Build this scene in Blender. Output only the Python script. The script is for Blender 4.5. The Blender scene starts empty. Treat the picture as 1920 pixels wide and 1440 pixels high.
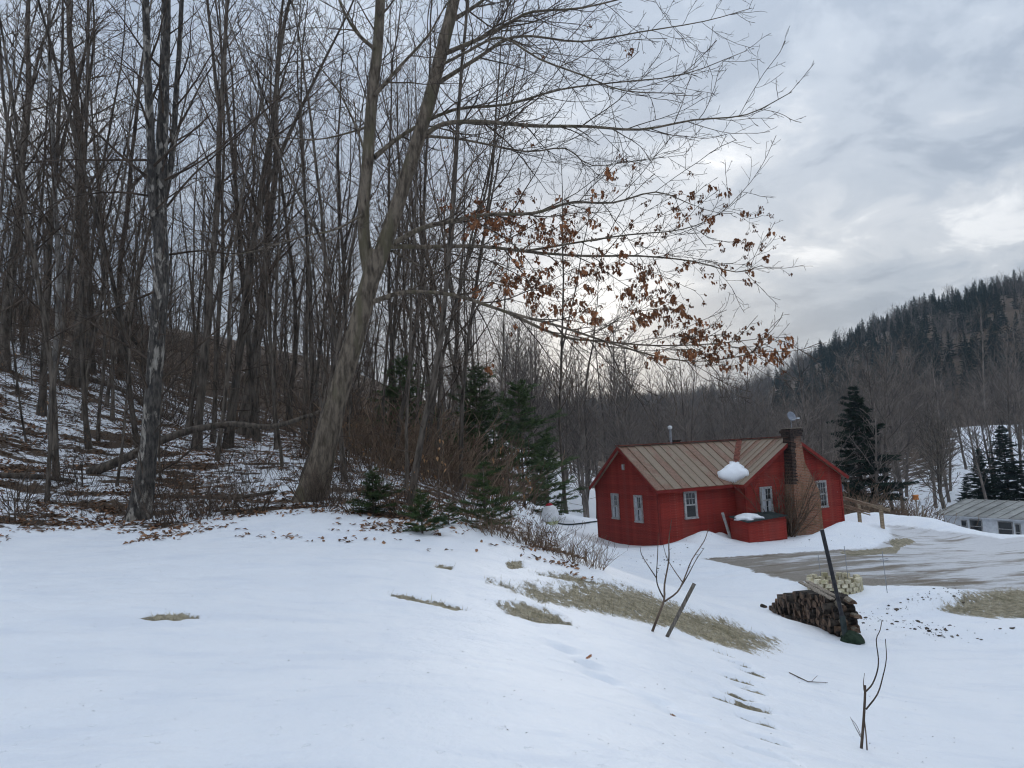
import bpy, math, random
import numpy as np
from mathutils import Vector, Matrix

# ------------------------------------------------------------------ camera, sky, sun, exposure
SC = bpy.context.scene
FPX, CX, CY = 1450.0, 960.0, 720.0            # focal length and centre in photograph pixels
PITCH, ROLL = math.atan(128 / FPX), 0.055
CAM = np.array([0.0, 0.0, 4.6])
FWD = np.array([0, math.cos(PITCH), math.sin(PITCH)])
UP0 = np.array([0, -math.sin(PITCH), math.cos(PITCH)])
RT0 = np.array([1.0, 0, 0])
UPC = UP0 * math.cos(ROLL) + RT0 * math.sin(ROLL)
RTC = RT0 * math.cos(ROLL) - UP0 * math.sin(ROLL)
cd = bpy.data.cameras.new('camera'); co = bpy.data.objects.new('camera', cd)
SC.collection.objects.link(co); SC.camera = co
cd.sensor_width = 36; cd.lens = 36 * FPX / 1920; cd.clip_start = 0.1; cd.clip_end = 4000
co.matrix_world = Matrix([[RTC[0], UPC[0], -FWD[0], CAM[0]], [RTC[1], UPC[1], -FWD[1], CAM[1]],
                          [RTC[2], UPC[2], -FWD[2], CAM[2]], [0, 0, 0, 1]])
SUN_EL, SUN_AZ = math.radians(10), math.radians(6)     # azimuth from +Y towards +X
SUND = (math.sin(SUN_AZ) * math.cos(SUN_EL), math.cos(SUN_AZ) * math.cos(SUN_EL), math.sin(SUN_EL))

W = bpy.data.worlds.new('World'); SC.world = W; W.use_nodes = True
nt = W.node_tree; nt.nodes.clear()
def wn(t, **k):
    n = nt.nodes.new(t)
    for a, b in k.items(): setattr(n, a, b)
    return n
def wl(a, b): nt.links.new(a, b)
def wmath(op, a, b=None, c=None, clamp=False):
    n = wn('ShaderNodeMath', operation=op, use_clamp=clamp)
    for i, v in enumerate((a, b, c)):
        if v is None: continue
        if hasattr(v, 'is_linked'): wl(v, n.inputs[i])
        else: n.inputs[i].default_value = v
    return n.outputs[0]
def wramp(fac, stops, interp='EASE'):
    n = wn('ShaderNodeValToRGB'); n.color_ramp.interpolation = interp
    e = n.color_ramp.elements
    while len(e) < len(stops): e.new(0.5)
    for i, (p, c) in enumerate(stops):
        e[i].position = p; e[i].color = (c[0], c[1], c[2], 1)
    wl(fac, n.inputs[0]); return n.outputs[0]
sky = wn('ShaderNodeTexSky', sky_type='NISHITA'); sky.sun_disc = False
sky.sun_elevation = SUN_EL; sky.sun_rotation = SUN_AZ
sky.dust_density = 2.0; sky.ozone_density = 2.0
tc = wn('ShaderNodeTexCoord'); sep = wn('ShaderNodeSeparateXYZ'); wl(tc.outputs['Generated'], sep.inputs[0])
dz = wmath('MAXIMUM', sep.outputs[2], 0.0); den = wmath('ADD', dz, 0.22)
pxy = wn('ShaderNodeCombineXYZ')
wl(wmath('DIVIDE', sep.outputs[0], den), pxy.inputs[0]); wl(wmath('DIVIDE', sep.outputs[1], den), pxy.inputs[1])
pxy.inputs[2].default_value = 3.7
def cloud(scale, detail, rough, dist, off):
    m = wn('ShaderNodeVectorMath', operation='ADD'); wl(pxy.outputs[0], m.inputs[0]); m.inputs[1].default_value = off
    n = wn('ShaderNodeTexNoise'); n.inputs['Scale'].default_value = scale; n.inputs['Detail'].default_value = detail
    n.inputs['Roughness'].default_value = rough; n.inputs['Distortion'].default_value = dist
    wl(m.outputs[0], n.inputs['Vector']); return n.outputs[0]
big = cloud(1.15, 6, .55, .25, (4.9, 2.6, 0)); small = cloud(3.9, 7, .6, .5, (7.1, 4.2, 1.0))
cl = wmath('ADD', wmath('MULTIPLY', big, .58), wmath('MULTIPLY', small, .42))
ccol = wramp(cl, [(.34, (2.75, 3.25, 4.1)), (.46, (3.3, 3.85, 4.7)), (.53, (4.3, 4.85, 5.65)), (.60, (5.6, 6.0, 6.6)), (.67, (8.2, 8.4, 8.7))])
# overcast layer: radiance grows from horizon to zenith as (1 + 2 sin e) / 3, scaled to 1 near 20 degrees
ovc = wmath('DIVIDE', wmath('ADD', wmath('MULTIPLY', dz, 2.0), 1.0), 1.68)
occ = wn('ShaderNodeVectorMath', operation='SCALE'); wl(ccol, occ.inputs[0]); wl(ovc, occ.inputs['Scale']); ccol = occ.outputs[0]
mixc = wn('ShaderNodeMix', data_type='RGBA'); mixc.inputs[0].default_value = .94
wl(sky.outputs[0], mixc.inputs[6]); wl(ccol, mixc.inputs[7])
# veiled low sun lights the cloud layer around it
dotn = wn('ShaderNodeVectorMath', operation='DOT_PRODUCT'); wl(tc.outputs['Generated'], dotn.inputs[0]); dotn.inputs[1].default_value = SUND
dpos = wmath('MAXIMUM', dotn.outputs['Value'], 0.0)
g1 = wmath('MULTIPLY', wmath('POWER', dpos, 190.0), 3.4); g2 = wmath('MULTIPLY', wmath('POWER', dpos, 10.0), .5)
glow = wmath('MULTIPLY', wmath('ADD', g1, g2), wmath('ADD', wmath('MULTIPLY', cl, 1.2), .4))
gc = wn('ShaderNodeVectorMath', operation='SCALE'); gc.inputs[0].default_value = (1.0, .98, .93); wl(glow, gc.inputs['Scale'])
addc = wn('ShaderNodeVectorMath', operation='ADD'); wl(mixc.outputs[2], addc.inputs[0]); wl(gc.outputs[0], addc.inputs[1])
bg = wn('ShaderNodeBackground'); bg.inputs[1].default_value = 0.1; wl(addc.outputs[0], bg.inputs[0])
wo = wn('ShaderNodeOutputWorld'); wl(bg.outputs[0], wo.inputs[0])
W.cycles.sampling_method = 'MANUAL'; W.cycles.sample_map_resolution = 512

sl = bpy.data.lights.new('sun', 'SUN'); sl.energy = 0.9; sl.angle = math.radians(20); sl.color = (1.0, .95, .87)
so = bpy.data.objects.new('sun', sl); SC.collection.objects.link(so)
so.rotation_euler = Vector((-SUND[0], -SUND[1], -SUND[2])).to_track_quat('-Z', 'Y').to_euler()
SC.view_settings.view_transform = 'Standard'; SC.view_settings.look = 'None'
SC.view_settings.exposure = 0.39; SC.view_settings.gamma = 1.0
SC.render.film_transparent = False
SC.cycles.max_bounces = 3; SC.cycles.diffuse_bounces = 2; SC.cycles.use_adaptive_sampling = True; SC.cycles.adaptive_threshold = .03; SC.cycles.glossy_bounces = 2; SC.cycles.transmission_bounces = 2
SC.cycles.use_denoising = True; SC.cycles.volume_bounces = 0; SC.cycles.use_light_tree = False; SC.cycles.filter_width = 1.15

# ------------------------------------------------------------------ helpers
C = SC.collection
def at(px, py, Y):
    d = FWD + RTC * ((px - CX) / FPX) + UPC * ((CY - py) / FPX)
    return CAM + d * (Y / d[1])
def proj(P):
    q = np.asarray(P, float) - CAM
    z = q @ FWD
    return CX + FPX * (q @ RTC) / z, CY - FPX * (q @ UPC) / z
def tag(o, label=None, cat=None, group=None, kind=None):
    for k, v in (('label', label), ('category', cat), ('group', group), ('kind', kind)):
        if v: o[k] = v
    return o
def mesh(name, v, f, mats=(), smooth=False, fm=None):
    me = bpy.data.meshes.new(name)
    me.from_pydata([tuple(map(float, p)) for p in v], [], f)
    for m in (mats if isinstance(mats, (list, tuple)) else [mats]): me.materials.append(m)
    if fm is not None: me.polygons.foreach_set('material_index', fm)
    if smooth: me.polygons.foreach_set('use_smooth', [True] * len(me.polygons))
    me.update(); return me
def mesh_np(name, V, T, m, smooth=False):
    """triangles / quads from numpy arrays"""
    V = np.ascontiguousarray(V, np.float32); T = np.ascontiguousarray(T, np.int32); k = T.shape[1]
    me = bpy.data.meshes.new(name); me.vertices.add(len(V)); me.vertices.foreach_set('co', V.ravel())
    me.loops.add(T.size); me.loops.foreach_set('vertex_index', T.ravel())
    me.polygons.add(len(T)); me.polygons.foreach_set('loop_start', np.arange(0, T.size, k, dtype=np.int32))
    try: me.polygons.foreach_set('loop_total', np.full(len(T), k, np.int32))
    except Exception: pass
    me.polygons.foreach_set('use_smooth', np.full(len(T), smooth))
    me.materials.append(m); me.update(calc_edges=True); return me
def link(name, me, parent=None, loc=None, rot=None, scale=None):
    o = bpy.data.objects.new(name, me); C.objects.link(o)
    if parent is not None: o.parent = parent
    if loc is not None: o.location = [float(c) for c in loc]
    if rot is not None: o.rotation_euler = rot
    if scale is not None: o.scale = scale
    return o
def empty(name, loc=(0, 0, 0), rz=0.0):
    o = bpy.data.objects.new(name, None); C.objects.link(o); o.location = [float(c) for c in loc]; o.rotation_euler = (0, 0, rz)
    o.empty_display_size = .2
    return o
def copy_tree(o, parent=None):
    c = o.copy(); C.objects.link(c)
    if parent is not None: c.parent = parent
    for ch in list(o.children): copy_tree(ch, c)
    return c
class MB:
    """collects shapes into one mesh"""
    def __init__(s): s.v = []; s.f = []; s.m = []
    def add(s, v, f, m=0):
        b = len(s.v); s.v += [tuple(map(float, p)) for p in v]; s.f += [[b + i for i in q] for q in f]; s.m += [m] * len(f); return s
    def box(s, x0, x1, y0, y1, z0, z1, m=0):
        v = [(x, y, z) for z in (z0, z1) for y in (y0, y1) for x in (x0, x1)]
        return s.add(v, [(0, 2, 3, 1), (4, 5, 7, 6), (0, 1, 5, 4), (2, 6, 7, 3), (0, 4, 6, 2), (1, 3, 7, 5)], m)
    def hexa(s, b, t, m=0):
        return s.add(list(b) + list(t), [(3, 2, 1, 0), (4, 5, 6, 7), (0, 1, 5, 4), (1, 2, 6, 5), (2, 3, 7, 6), (3, 0, 4, 7)], m)
    def bar(s, a, b, w, h, m=0, up=(0, 0, 1)):
        a, b = Vector(a), Vector(b); d = (b - a).normalized(); u = Vector(up)
        x = d.cross(u)
        if x.length < 1e-4: x = Vector((1, 0, 0))
        x.normalize(); y = x.cross(d).normalized(); x *= w / 2; y *= h / 2
        return s.hexa([a - x - y, a + x - y, a + x + y, a - x + y], [b - x - y, b + x - y, b + x + y, b - x + y], m)
    def tube(s, pts, rad, n=8, m=0, cap=True):
        pts = [Vector(p) for p in pts]; base = len(s.v)
        for i, p in enumerate(pts):
            d = (pts[min(i + 1, len(pts) - 1)] - pts[max(i - 1, 0)]).normalized()
            r = Vector((.31, .52, .79)) if abs(d.z) < .95 else Vector((1, .1, 0))
            a = d.cross(r).normalized(); b = d.cross(a)
            R = rad[i] if hasattr(rad, '__len__') else rad
            for k in range(n):
                t = 2 * math.pi * k / n
                s.v.append(tuple(p + (a * math.cos(t) + b * math.sin(t)) * R))
        for i in range(len(pts) - 1):
            for k in range(n):
                q = base + i * n; s.f.append([q + k, q + (k + 1) % n, q + n + (k + 1) % n, q + n + k]); s.m.append(m)
        if cap:
            s.f.append([base + k for k in range(n)][::-1]); s.m.append(m)
            s.f.append([base + (len(pts) - 1) * n + k for k in range(n)]); s.m.append(m)
        return s
    def mesh(s, name, mats, smooth=False): return mesh(name, s.v, s.f, mats, smooth, s.m)
    def build(s, name, mats, parent=None, smooth=False, **k): return link(name, s.mesh(name, mats, smooth), parent, **k)

# ------------------------------------------------------------------ materials
def newmat(name):
    m = bpy.data.materials.new(name); m.use_nodes = True; return m, m.node_tree, m.node_tree.nodes['Principled BSDF']
class G:
    """tiny node-graph writer"""
    def __init__(s, t): s.t = t
    def n(s, ty, ins=None, **k):
        n = s.t.nodes.new(ty)
        for a, b in k.items(): setattr(n, a, b)
        for key, v in (ins or {}).items():
            if hasattr(v, 'is_linked'): s.t.links.new(v, n.inputs[key])
            else: n.inputs[key].default_value = v
        return n
    def math(s, op, a, b=0.0, clamp=False): return s.n('ShaderNodeMath', {0: a, 1: b}, operation=op, use_clamp=clamp).outputs[0]
    def noise(s, vec, scale, detail=5, rough=.6, dist=0.0):
        return s.n('ShaderNodeTexNoise', {'Vector': vec, 'Scale': scale, 'Detail': detail, 'Roughness': rough, 'Distortion': dist}).outputs[0]
    def map(s, vec, scale=(1, 1, 1), rot=(0, 0, 0), loc=(0, 0, 0)):
        return s.n('ShaderNodeMapping', {'Vector': vec, 'Scale': scale, 'Rotation': rot, 'Location': loc}).outputs[0]
    def ramp(s, fac, stops, interp='LINEAR'):
        n = s.n('ShaderNodeValToRGB', {0: fac}); n.color_ramp.interpolation = interp; e = n.color_ramp.elements
        while len(e) < len(stops): e.new(.5)
        for i, (p, c) in enumerate(stops):
            if not hasattr(c, '__len__'): c = (c, c, c)
            e[i].position = p; e[i].color = (c[0], c[1], c[2], 1)
        return n.outputs[0]
    def mix(s, f, a, b, blend='MIX'):
        def col(v): return v if hasattr(v, 'is_linked') else (v[0], v[1], v[2], 1)
        return s.n('ShaderNodeMix', {0: f, 6: col(a), 7: col(b)}, data_type='RGBA', blend_type=blend).outputs[2]
    def smooth(s, v, lo, hi):
        return s.n('ShaderNodeMapRange', {0: v, 1: lo, 2: hi, 3: 0.0, 4: 1.0}, interpolation_type='SMOOTHSTEP').outputs[0]
    def bump(s, h, strength, dist): return s.n('ShaderNodeBump', {'Height': h, 'Strength': strength, 'Distance': dist}).outputs[0]
def coords(g, which='Object'): return g.n('ShaderNodeTexCoord').outputs[which]
def surf(name, c1, c2, scale=6, stretch=(1, 1, 1), rough=.85, bump=.3, bdist=.01, lo=.35, hi=.65, rnd=0.0, c3=None, spec=.2, detail=6):
    m, t, b = newmat(name); g = G(t); v = g.map(coords(g), stretch)
    if rnd:
        oi = g.n('ShaderNodeObjectInfo').outputs['Random']
        v = g.n('ShaderNodeVectorMath', {0: v, 1: g.n('ShaderNodeCombineXYZ', {0: g.math('MULTIPLY', oi, 37.0), 1: g.math('MULTIPLY', oi, 91.0)}).outputs[0]}, operation='ADD').outputs[0]
    f = g.noise(v, scale, detail)
    col = g.mix(g.smooth(f, lo, hi), c1, c2)
    if c3: col = g.mix(g.smooth(g.noise(v, scale * .27, 3), .5, .68), col, c3)
    if rnd: col = g.mix(1.0, col, g.ramp(oi, [(0, 1 - rnd), (1, 1 + rnd * .6)]), 'MULTIPLY')
    t.links.new(col, b.inputs['Base Color'])
    if bump: t.links.new(g.bump(f, bump, bdist), b.inputs['Normal'])
    b.inputs['Roughness'].default_value = rough; b.inputs['Specular IOR Level'].default_value = spec
    return m
M = {}
M['bark'] = surf('bark', (.042, .034, .027), (.18, .15, .122), 9, (1, 1, .18), bump=.9, bdist=.03, rnd=.35, lo=.32, hi=.68)
M['bark_oak'] = surf('bark_oak', (.052, .040, .030), (.2, .162, .122), 10, (1, 1, .25), bump=.9, bdist=.03, c3=(.11, .095, .06), lo=.3, hi=.66)
M['bark_pale'] = surf('bark_pale', (.10, .09, .08), (.30, .275, .245), 7, (1, 1, .3), bump=.7, bdist=.015, rnd=.2)
m, t, b = newmat('bark_peeling'); g = G(t); v = g.map(coords(g), (1, 1, .3))
f = g.noise(v, 5.5, 6, .65, .4); f2 = g.noise(v, 16, 5)
dk = g.mix(g.smooth(f2, .35, .7), (.025, .021, .018), (.11, .095, .08)); pl = g.mix(g.smooth(f2, .3, .7), (.16, .14, .115), (.33, .30, .26))
t.links.new(g.mix(g.smooth(f, .53, .58), dk, pl), b.inputs['Base Color']); b.inputs['Roughness'].default_value = .9
t.links.new(g.bump(g.math('ADD', g.smooth(f, .48, .56), f2), .9, .025), b.inputs['Normal']); M['bark_peel'] = m
M['twig'] = surf('twig', (.055, .04, .03), (.145, .108, .082), 3, bump=0, rnd=.35)
M['twig_oak'] = surf('twig_oak', (.045, .034, .026), (.125, .098, .075), 3, bump=0)
M['twig_brown'] = surf('twig_brown', (.11, .072, .048), (.25, .175, .12), 4, bump=0, rnd=.3)
M['twig_tan'] = surf('twig_tan', (.15, .105, .07), (.32, .235, .16), 4, bump=0)
M['far_bark'] = surf('far_bark', (.10, .084, .074), (.22, .185, .16), .8, bump=0, rnd=.35)
M['leaf'] = surf('oak_leaf', (.13, .046, .02), (.36, .155, .068), 9, rough=.7, bump=0, rnd=.4)
M['leaf_beech'] = surf('beech_leaf', (.25, .13, .06), (.45, .27, .14), 9, rough=.7, bump=0, rnd=.4)
M['litter'] = surf('leaf_litter', (.085, .046, .026), (.34, .19, .11), 5.5, rough=.85, bump=0, detail=2)
M['straw'] = surf('straw', (.24, .205, .12), (.6, .52, .36), 6, rough=.9, bump=0, detail=3)
M['needle'] = surf('pine_needle', (.032, .055, .022), (.10, .145, .055), 2.5, rough=.7, bump=0, rnd=.3)
M['needle_young'] = surf('young_pine_needle', (.02, .042, .014), (.07, .11, .035), 3.5, rough=.7, bump=0, rnd=.3)
M['needle_dark'] = surf('spruce_needle', (.008, .017, .012), (.026, .044, .026), 1.2, rough=.75, bump=0, rnd=.3)
M['red'] = None
def red_paint(name, a, bcol, worn):
    m, t, b = newmat(name); g = G(t); v = coords(g)
    f = g.noise(g.map(v, (.6, .6, 3)), 3.0, 6); f2 = g.noise(g.map(v, (2.5, 2.5, 14)), 4, 5, .7)
    col = g.mix(g.smooth(f, .35, .7), a, bcol)
    oi = g.n('ShaderNodeObjectInfo').outputs['Random']
    col = g.mix(1.0, col, g.ramp(oi, [(0, .82), (1, 1.12)]), 'MULTIPLY')
    col = g.mix(g.math('MULTIPLY', g.smooth(g.noise(g.map(v, (1, 1, .45)), 1.1, 5, .65), .46, .68), .55), col, (.27, .062, .048))
    z = g.n('ShaderNodeSeparateXYZ', {0: v}).outputs[2]
    wearf = g.math('MULTIPLY', g.smooth(f2, .60 - worn * .1, .74), g.math('ADD', g.math('MULTIPLY', g.smooth(z, 1.2, .1), .75), worn), clamp=True)
    col = g.mix(wearf, col, (.33, .25, .21)); t.links.new(col, b.inputs['Base Color'])
    b.inputs['Roughness'].default_value = .75; b.inputs['Specular IOR Level'].default_value = .25
    t.links.new(g.bump(f2, .12, .004), b.inputs['Normal']); return m
M['red'] = red_paint('red_clapboard_paint', (.22, .018, .013), (.34, .042, .028), .16)
M['red_trim'] = red_paint('red_trim_paint', (.17, .014, .011), (.235, .025, .018), .05)
M['red_soffit'] = surf('red_fascia_paint', (.12, .015, .012), (.2, .035, .028), 5, bump=.1)
def roof_metal(name, tan, rust, amt):
    m, t, b = newmat(name); g = G(t); v = coords(g); oi = g.n('ShaderNodeObjectInfo').outputs['Random']
    off = g.n('ShaderNodeCombineXYZ', {0: g.math('MULTIPLY', oi, 40.0), 1: g.math('MULTIPLY', oi, 23.0)}).outputs[0]
    v2 = g.n('ShaderNodeVectorMath', {0: v, 1: off}, operation='ADD').outputs[0]
    f = g.noise(v2, 1.3, 6, .65, .3); fi = g.noise(v2, 14, 5, .7)
    k = g.math('ADD', g.math('ADD', f, g.math('MULTIPLY', fi, .3)), g.math('MULTIPLY', g.math('SUBTRACT', oi, .5), amt))
    base = g.mix(g.smooth(fi, .3, .7), tuple(c * .75 for c in tan), tan)
    col = g.mix(g.smooth(k, .54, .76), base, g.mix(g.smooth(fi, .35, .65), rust, tuple(min(1, c * 1.9) for c in rust)))
    t.links.new(col, b.inputs['Base Color']); b.inputs['Roughness'].default_value = .62; b.inputs['Metallic'].default_value = .0
    b.inputs['Specular IOR Level'].default_value = .35
    t.links.new(g.bump(fi, .25, .008), b.inputs['Normal']); return m
M['roof_tan'] = roof_metal('weathered_roof_metal', (.29, .222, .16), (.15, .088, .06), .8)
M['roof_rust'] = surf('rusty_flashing', (.10, .03, .022), (.21, .075, .05), 5, bump=.3)
M['white_wood'] = surf('worn_white_wood', (.28, .275, .27), (.43, .425, .42), 8, bump=.2, bdist=.004)
M['curtain'] = surf('pale_curtain', (.30, .31, .34), (.48, .50, .54), 4, (4, 1, .4), bump=0)
m, t, b = newmat('window_glass'); b.inputs['Base Color'].default_value = (.012, .014, .017, 1); b.inputs['Roughness'].default_value = .08
b.inputs['Specular IOR Level'].default_value = .6; M['glass'] = m
m, t, b = newmat('chimney_brick'); g = G(t); v = coords(g)
sx = g.n('ShaderNodeSeparateXYZ', {0: v})
cv = g.n('ShaderNodeCombineXYZ', {0: g.math('ADD', sx.outputs[0], sx.outputs[1]), 1: sx.outputs[2]}).outputs[0]
br = g.n('ShaderNodeTexBrick', {'Vector': cv, 'Color1': (.24, .085, .045, 1), 'Color2': (.33, .15, .085, 1), 'Mortar': (.27, .2, .15, 1), 'Scale': 1.0,
     'Mortar Size': .012, 'Brick Width': .21, 'Row Height': .075, 'Mortar Smooth': .3, 'Bias': 0.0})
f = g.noise(v, 3.2, 6, .65)
col = g.mix(g.smooth(f, .45, .7), br.outputs[0], (.17, .10, .05)); f3 = g.noise(v, 1.6, 4)
col = g.mix(g.smooth(g.math('ADD', g.math('MULTIPLY', sx.outputs[2], .22), g.math('MULTIPLY', f3, .6)), 1.16, 1.40), col, (.035, .03, .028))
t.links.new(col, b.inputs['Base Color']); b.inputs['Roughness'].default_value = .9
t.links.new(g.bump(g.math('ADD', g.math('MULTIPLY', br.outputs[1], -1.0), g.math('MULTIPLY', f, .5)), .7, .02), b.inputs['Normal']); M['brick'] = m
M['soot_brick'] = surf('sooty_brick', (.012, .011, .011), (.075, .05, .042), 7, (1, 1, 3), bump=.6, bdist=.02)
M['black_metal'] = surf('black_pole_paint', (.010, .010, .013), (.028, .027, .032), 12, rough=.55, bump=.2, spec=.35)
M['grey_metal'] = surf('grey_metal', (.20, .21, .23), (.34, .35, .38), 6, rough=.5, bump=.1, spec=.4)
M['pale_metal'] = surf('pale_metal', (.5, .52, .55), (.7, .72, .74), 5, rough=.5, bump=.1)
M['dish'] = surf('dish_grey', (.17, .19, .23), (.25, .27, .31), 4, rough=.6, bump=0)
M['grey_wood'] = surf('weathered_wood', (.17, .14, .11), (.36, .31, .25), 6, (6, 6, 1), bump=.4)
M['stake_wood'] = surf('stake_wood', (.08, .07, .058), (.2, .175, .15), 12, (4, 4, .5), bump=.5)
M['rail_wood'] = surf('rail_wood', (.20, .15, .10), (.38, .30, .21), 5, (1, 1, 4), bump=.3)
M['log_bark'] = surf('log_bark', (.012, .010, .009), (.065, .052, .043), 14, bump=.9, bdist=.015, rnd=.4, c3=(.10, .085, .07))
M['log_end'] = surf('log_end', (.045, .028, .02), (.19, .125, .085), 9, bump=.5, rnd=.4)
M['log_pale'] = surf('split_wood', (.10, .085, .065), (.27, .23, .175), 9, (1, 4, 4), bump=.5, rnd=.3)
M['stone'] = surf('tan_block', (.50, .44, .29), (.74, .68, .52), 11, bump=.6, bdist=.015, rnd=.25, c3=(.44, .40, .24))
M['ash'] = surf('ash', (.10, .075, .06), (.2, .15, .12), 9)
M['dirt'] = surf('dirt_clod', (.035, .028, .022), (.12, .095, .075), 6, bump=.5)
M['tank'] = surf('tank_paint', (.62, .62, .63), (.75, .75, .76), 5, bump=.1, c3=(.55, .57, .50))
M['tank_red'] = surf('tank_red', (.25, .012, .02), (.36, .03, .04), 6)
M['moss'] = surf('moss_band', (.30, .33, .13), (.55, .57, .40), 9)
M['cottage'] = surf('cottage_white', (.60, .62, .65), (.74, .76, .79), 3, bump=.1)
M['cottage_roof'] = surf('cottage_roof_metal', (.24, .24, .225), (.35, .35, .33), 1.2, rough=.6, bump=.1, rnd=.15)
M['shutter'] = surf('dark_shutter', (.02, .03, .03), (.05, .06, .06), 4, bump=0)
M['net'] = surf('green_net', (.010, .02, .012), (.03, .05, .03), 14, bump=.6)
M['orange'] = surf('orange_paint', (.40, .14, .04), (.55, .23, .08), 4, bump=0)
def snow_mat(name, sss=False):
    m, t, b = newmat(name); g = G(t); v = coords(g)
    f = g.noise(v, 2.2, 8, .6); f2 = g.noise(v, 22, 5, .6)
    t.links.new(g.mix(f, (.82, .85, .895), (.87, .89, .92)), b.inputs['Base Color']); b.inputs['Roughness'].default_value = .62
    b.inputs['Specular IOR Level'].default_value = .2
    t.links.new(g.bump(g.math('ADD', g.math('MULTIPLY', f, 1.0), g.math('MULTIPLY', f2, .35)), .35, .05), b.inputs['Normal']); return m
M['snow'] = snow_mat('snow_heap')
# ------------------------------------------------------------------ terrain
def smooth01(x, a, b):
    t = np.clip((x - a) / (b - a), 0, 1); return t * t * (3 - 2 * t)
_ctl = []
for px, py, Y in [(1450, 1420, 5.8), (1920, 1440, 7.6), (1618, 1403, 7.6), (1225, 1183, 12), (1450, 1210, 15.0), (930, 1090, 12.3), (1130, 1075, 16),
                  (1000, 1020, 18), (860, 962, 20.5), (700, 948, 19), (500, 958, 18), (250, 1005, 16.5), (0, 1005, 16), (100, 850, 25), (60, 660, 40), (400, 800, 40),
                  (1450, 1150, 18.0), (1520, 1178, 17.3), (1668, 982, 41.5), (1780, 999, 38), (1885, 1022, 33), (1919, 1030, 31), (1740, 988, 39.5), (700, 850, 33), (250, 1150, 8.5), (700, 1150, 9.2), (960, 1300, 5.7), (500, 1300, 5.6), (1240, 1320, 7.3), (960, 1180, 9.0), (300, 880, 24), (550, 890, 24), (820, 900, 27)]:
    _ctl.append(at(px, py, Y))
_ctl += [(0, 0, 3.0), (-6, 0, 3.15), (6, 0, 1.6), (-12, 0, 3.8), (0, -12, 3.0), (-12, -12, 4.5), (14, 0, .3), (14, -12, .3), (-25, 0, 9), (30, 0, 0), (2.4, 3, 2.5),
         (-16, 10, 5.0), (-25, 15, 9.0), (-30, 25, 12.0),
         (6.8, 36, 0), (16, 40, 0), (11, 30, 0), (20, 30, .0), (9, 25, .05), (14, 22, .05), (7.3, 16.9, .2), (12, 15, .1), (10, 11, .5), (20, 18, 0), (30, 22, -.2), (25, 33, 0), (2.8, 37, .15), (5, 48, 0), (4, 54, -.1),
         (6.0, 19, .25), (4.6, 23, .25), (3.4, 28, .25), (2.6, 44, .25), (-1.0, 34, 3.0), (-2.5, 42, 3.6), (-2, 52, 2.5), (.3, 29, 1.9), (.8, 46, 1.0),
         (14, 50, -.2), (32, 48, -4.8), (45, 40, -4.5), (27, 45, -2.6), (30, 40, -2.6), (40, 62, -5.6), (60, 60, -6), (22, 56, -3), (5, 66, -3), (20, 75, -4.5), (40, 85, -3), (55, 95, 0), (66, 120, 9), (90, 110, 8),
         (-53, 80, 23), (-25, 80, 15), (-9, 80, 9), (-35, 120, 24), (-75, 120, 34), (-45, 50, 20), (-60, 50, 27), (-5, 110, 9), (8, 100, 1), (25, 115, -1), (45, 130, 2)]
_ctl = np.array(_ctl, float)
def _phi(r2): return np.where(r2 > 1e-9, r2 * np.log(np.maximum(r2, 1e-9)), 0.0)
_S = 30.0
_cx = _ctl[:, :2] / _S; _n = len(_ctl)
_A = np.zeros((_n + 3, _n + 3))
_A[:_n, :_n] = _phi(((_cx[:, None] - _cx[None]) ** 2).sum(2)) + np.eye(_n) * 2e-4
_A[:_n, _n] = 1; _A[:_n, _n + 1:] = _cx; _A[_n, :_n] = 1; _A[_n + 1:, :_n] = _cx.T
_wt = np.linalg.solve(_A, np.r_[_ctl[:, 2], 0, 0, 0])
def z_rbf(X, Y):
    X = np.asarray(X, float); Y = np.asarray(Y, float); sh = X.shape
    p = np.stack([X.ravel(), Y.ravel()], 1) / _S; out = np.empty(len(p))
    for i in range(0, len(p), 20000):
        q = p[i:i + 20000]
        out[i:i + 20000] = _phi(((q[:, None] - _cx[None]) ** 2).sum(2)) @ _wt[:_n] + _wt[_n] + q @ _wt[_n + 1:]
    return out.reshape(sh)
_hp = np.array([-1.6, -.9, -.65, -.32, 0, .1, .30, .36, .414, .47, .545, .66, 1.0, 2.0]); _hh = np.array([45, 50, 45, 28, 23, 23, 26, 33, 42, 48, 56, 61, 68, 50])
def z_far(X, Y):
    d = np.hypot(X, Y); a = np.where(Y > 1, X / np.maximum(Y, 1), np.where(X > 0, 2.0, -1.6))
    H = np.interp(a, _hp, _hh); s = smooth01(d, 120, 430)
    return -2 + (H + 2) * s + 5 * np.sin(X * .021 + 1.3) * np.sin(Y * .017) * smooth01(d, 200, 330) - 25 * smooth01(d, 470, 800)
def _vnoise(X, Y, seed):
    xi = np.floor(X).astype(np.int64); yi = np.floor(Y).astype(np.int64); fx = X - xi; fy = Y - yi
    fx = fx * fx * (3 - 2 * fx); fy = fy * fy * (3 - 2 * fy)
    def h(a, b):
        n = (a * 374761393 + b * 668265263 + seed * 974711) & 0x7fffffff
        n = ((n ^ (n >> 13)) * 1274126177) & 0x7fffffff
        return (n & 0xffff) / 65535.0
    return (h(xi, yi) * (1 - fx) + h(xi + 1, yi) * fx) * (1 - fy) + (h(xi, yi + 1) * (1 - fx) + h(xi + 1, yi + 1) * fx) * fy
def fbm(X, Y, sc, oct=4, seed=1):
    o = 0; a = .5; X = np.asarray(X, float) * sc; Y = np.asarray(Y, float) * sc
    for i in range(oct):
        o = o + a * (_vnoise(X, Y, seed + i) - .5); a *= .55; X = X * 2.03 + 7.1; Y = Y * 2.03 + 3.3
    return o
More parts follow.
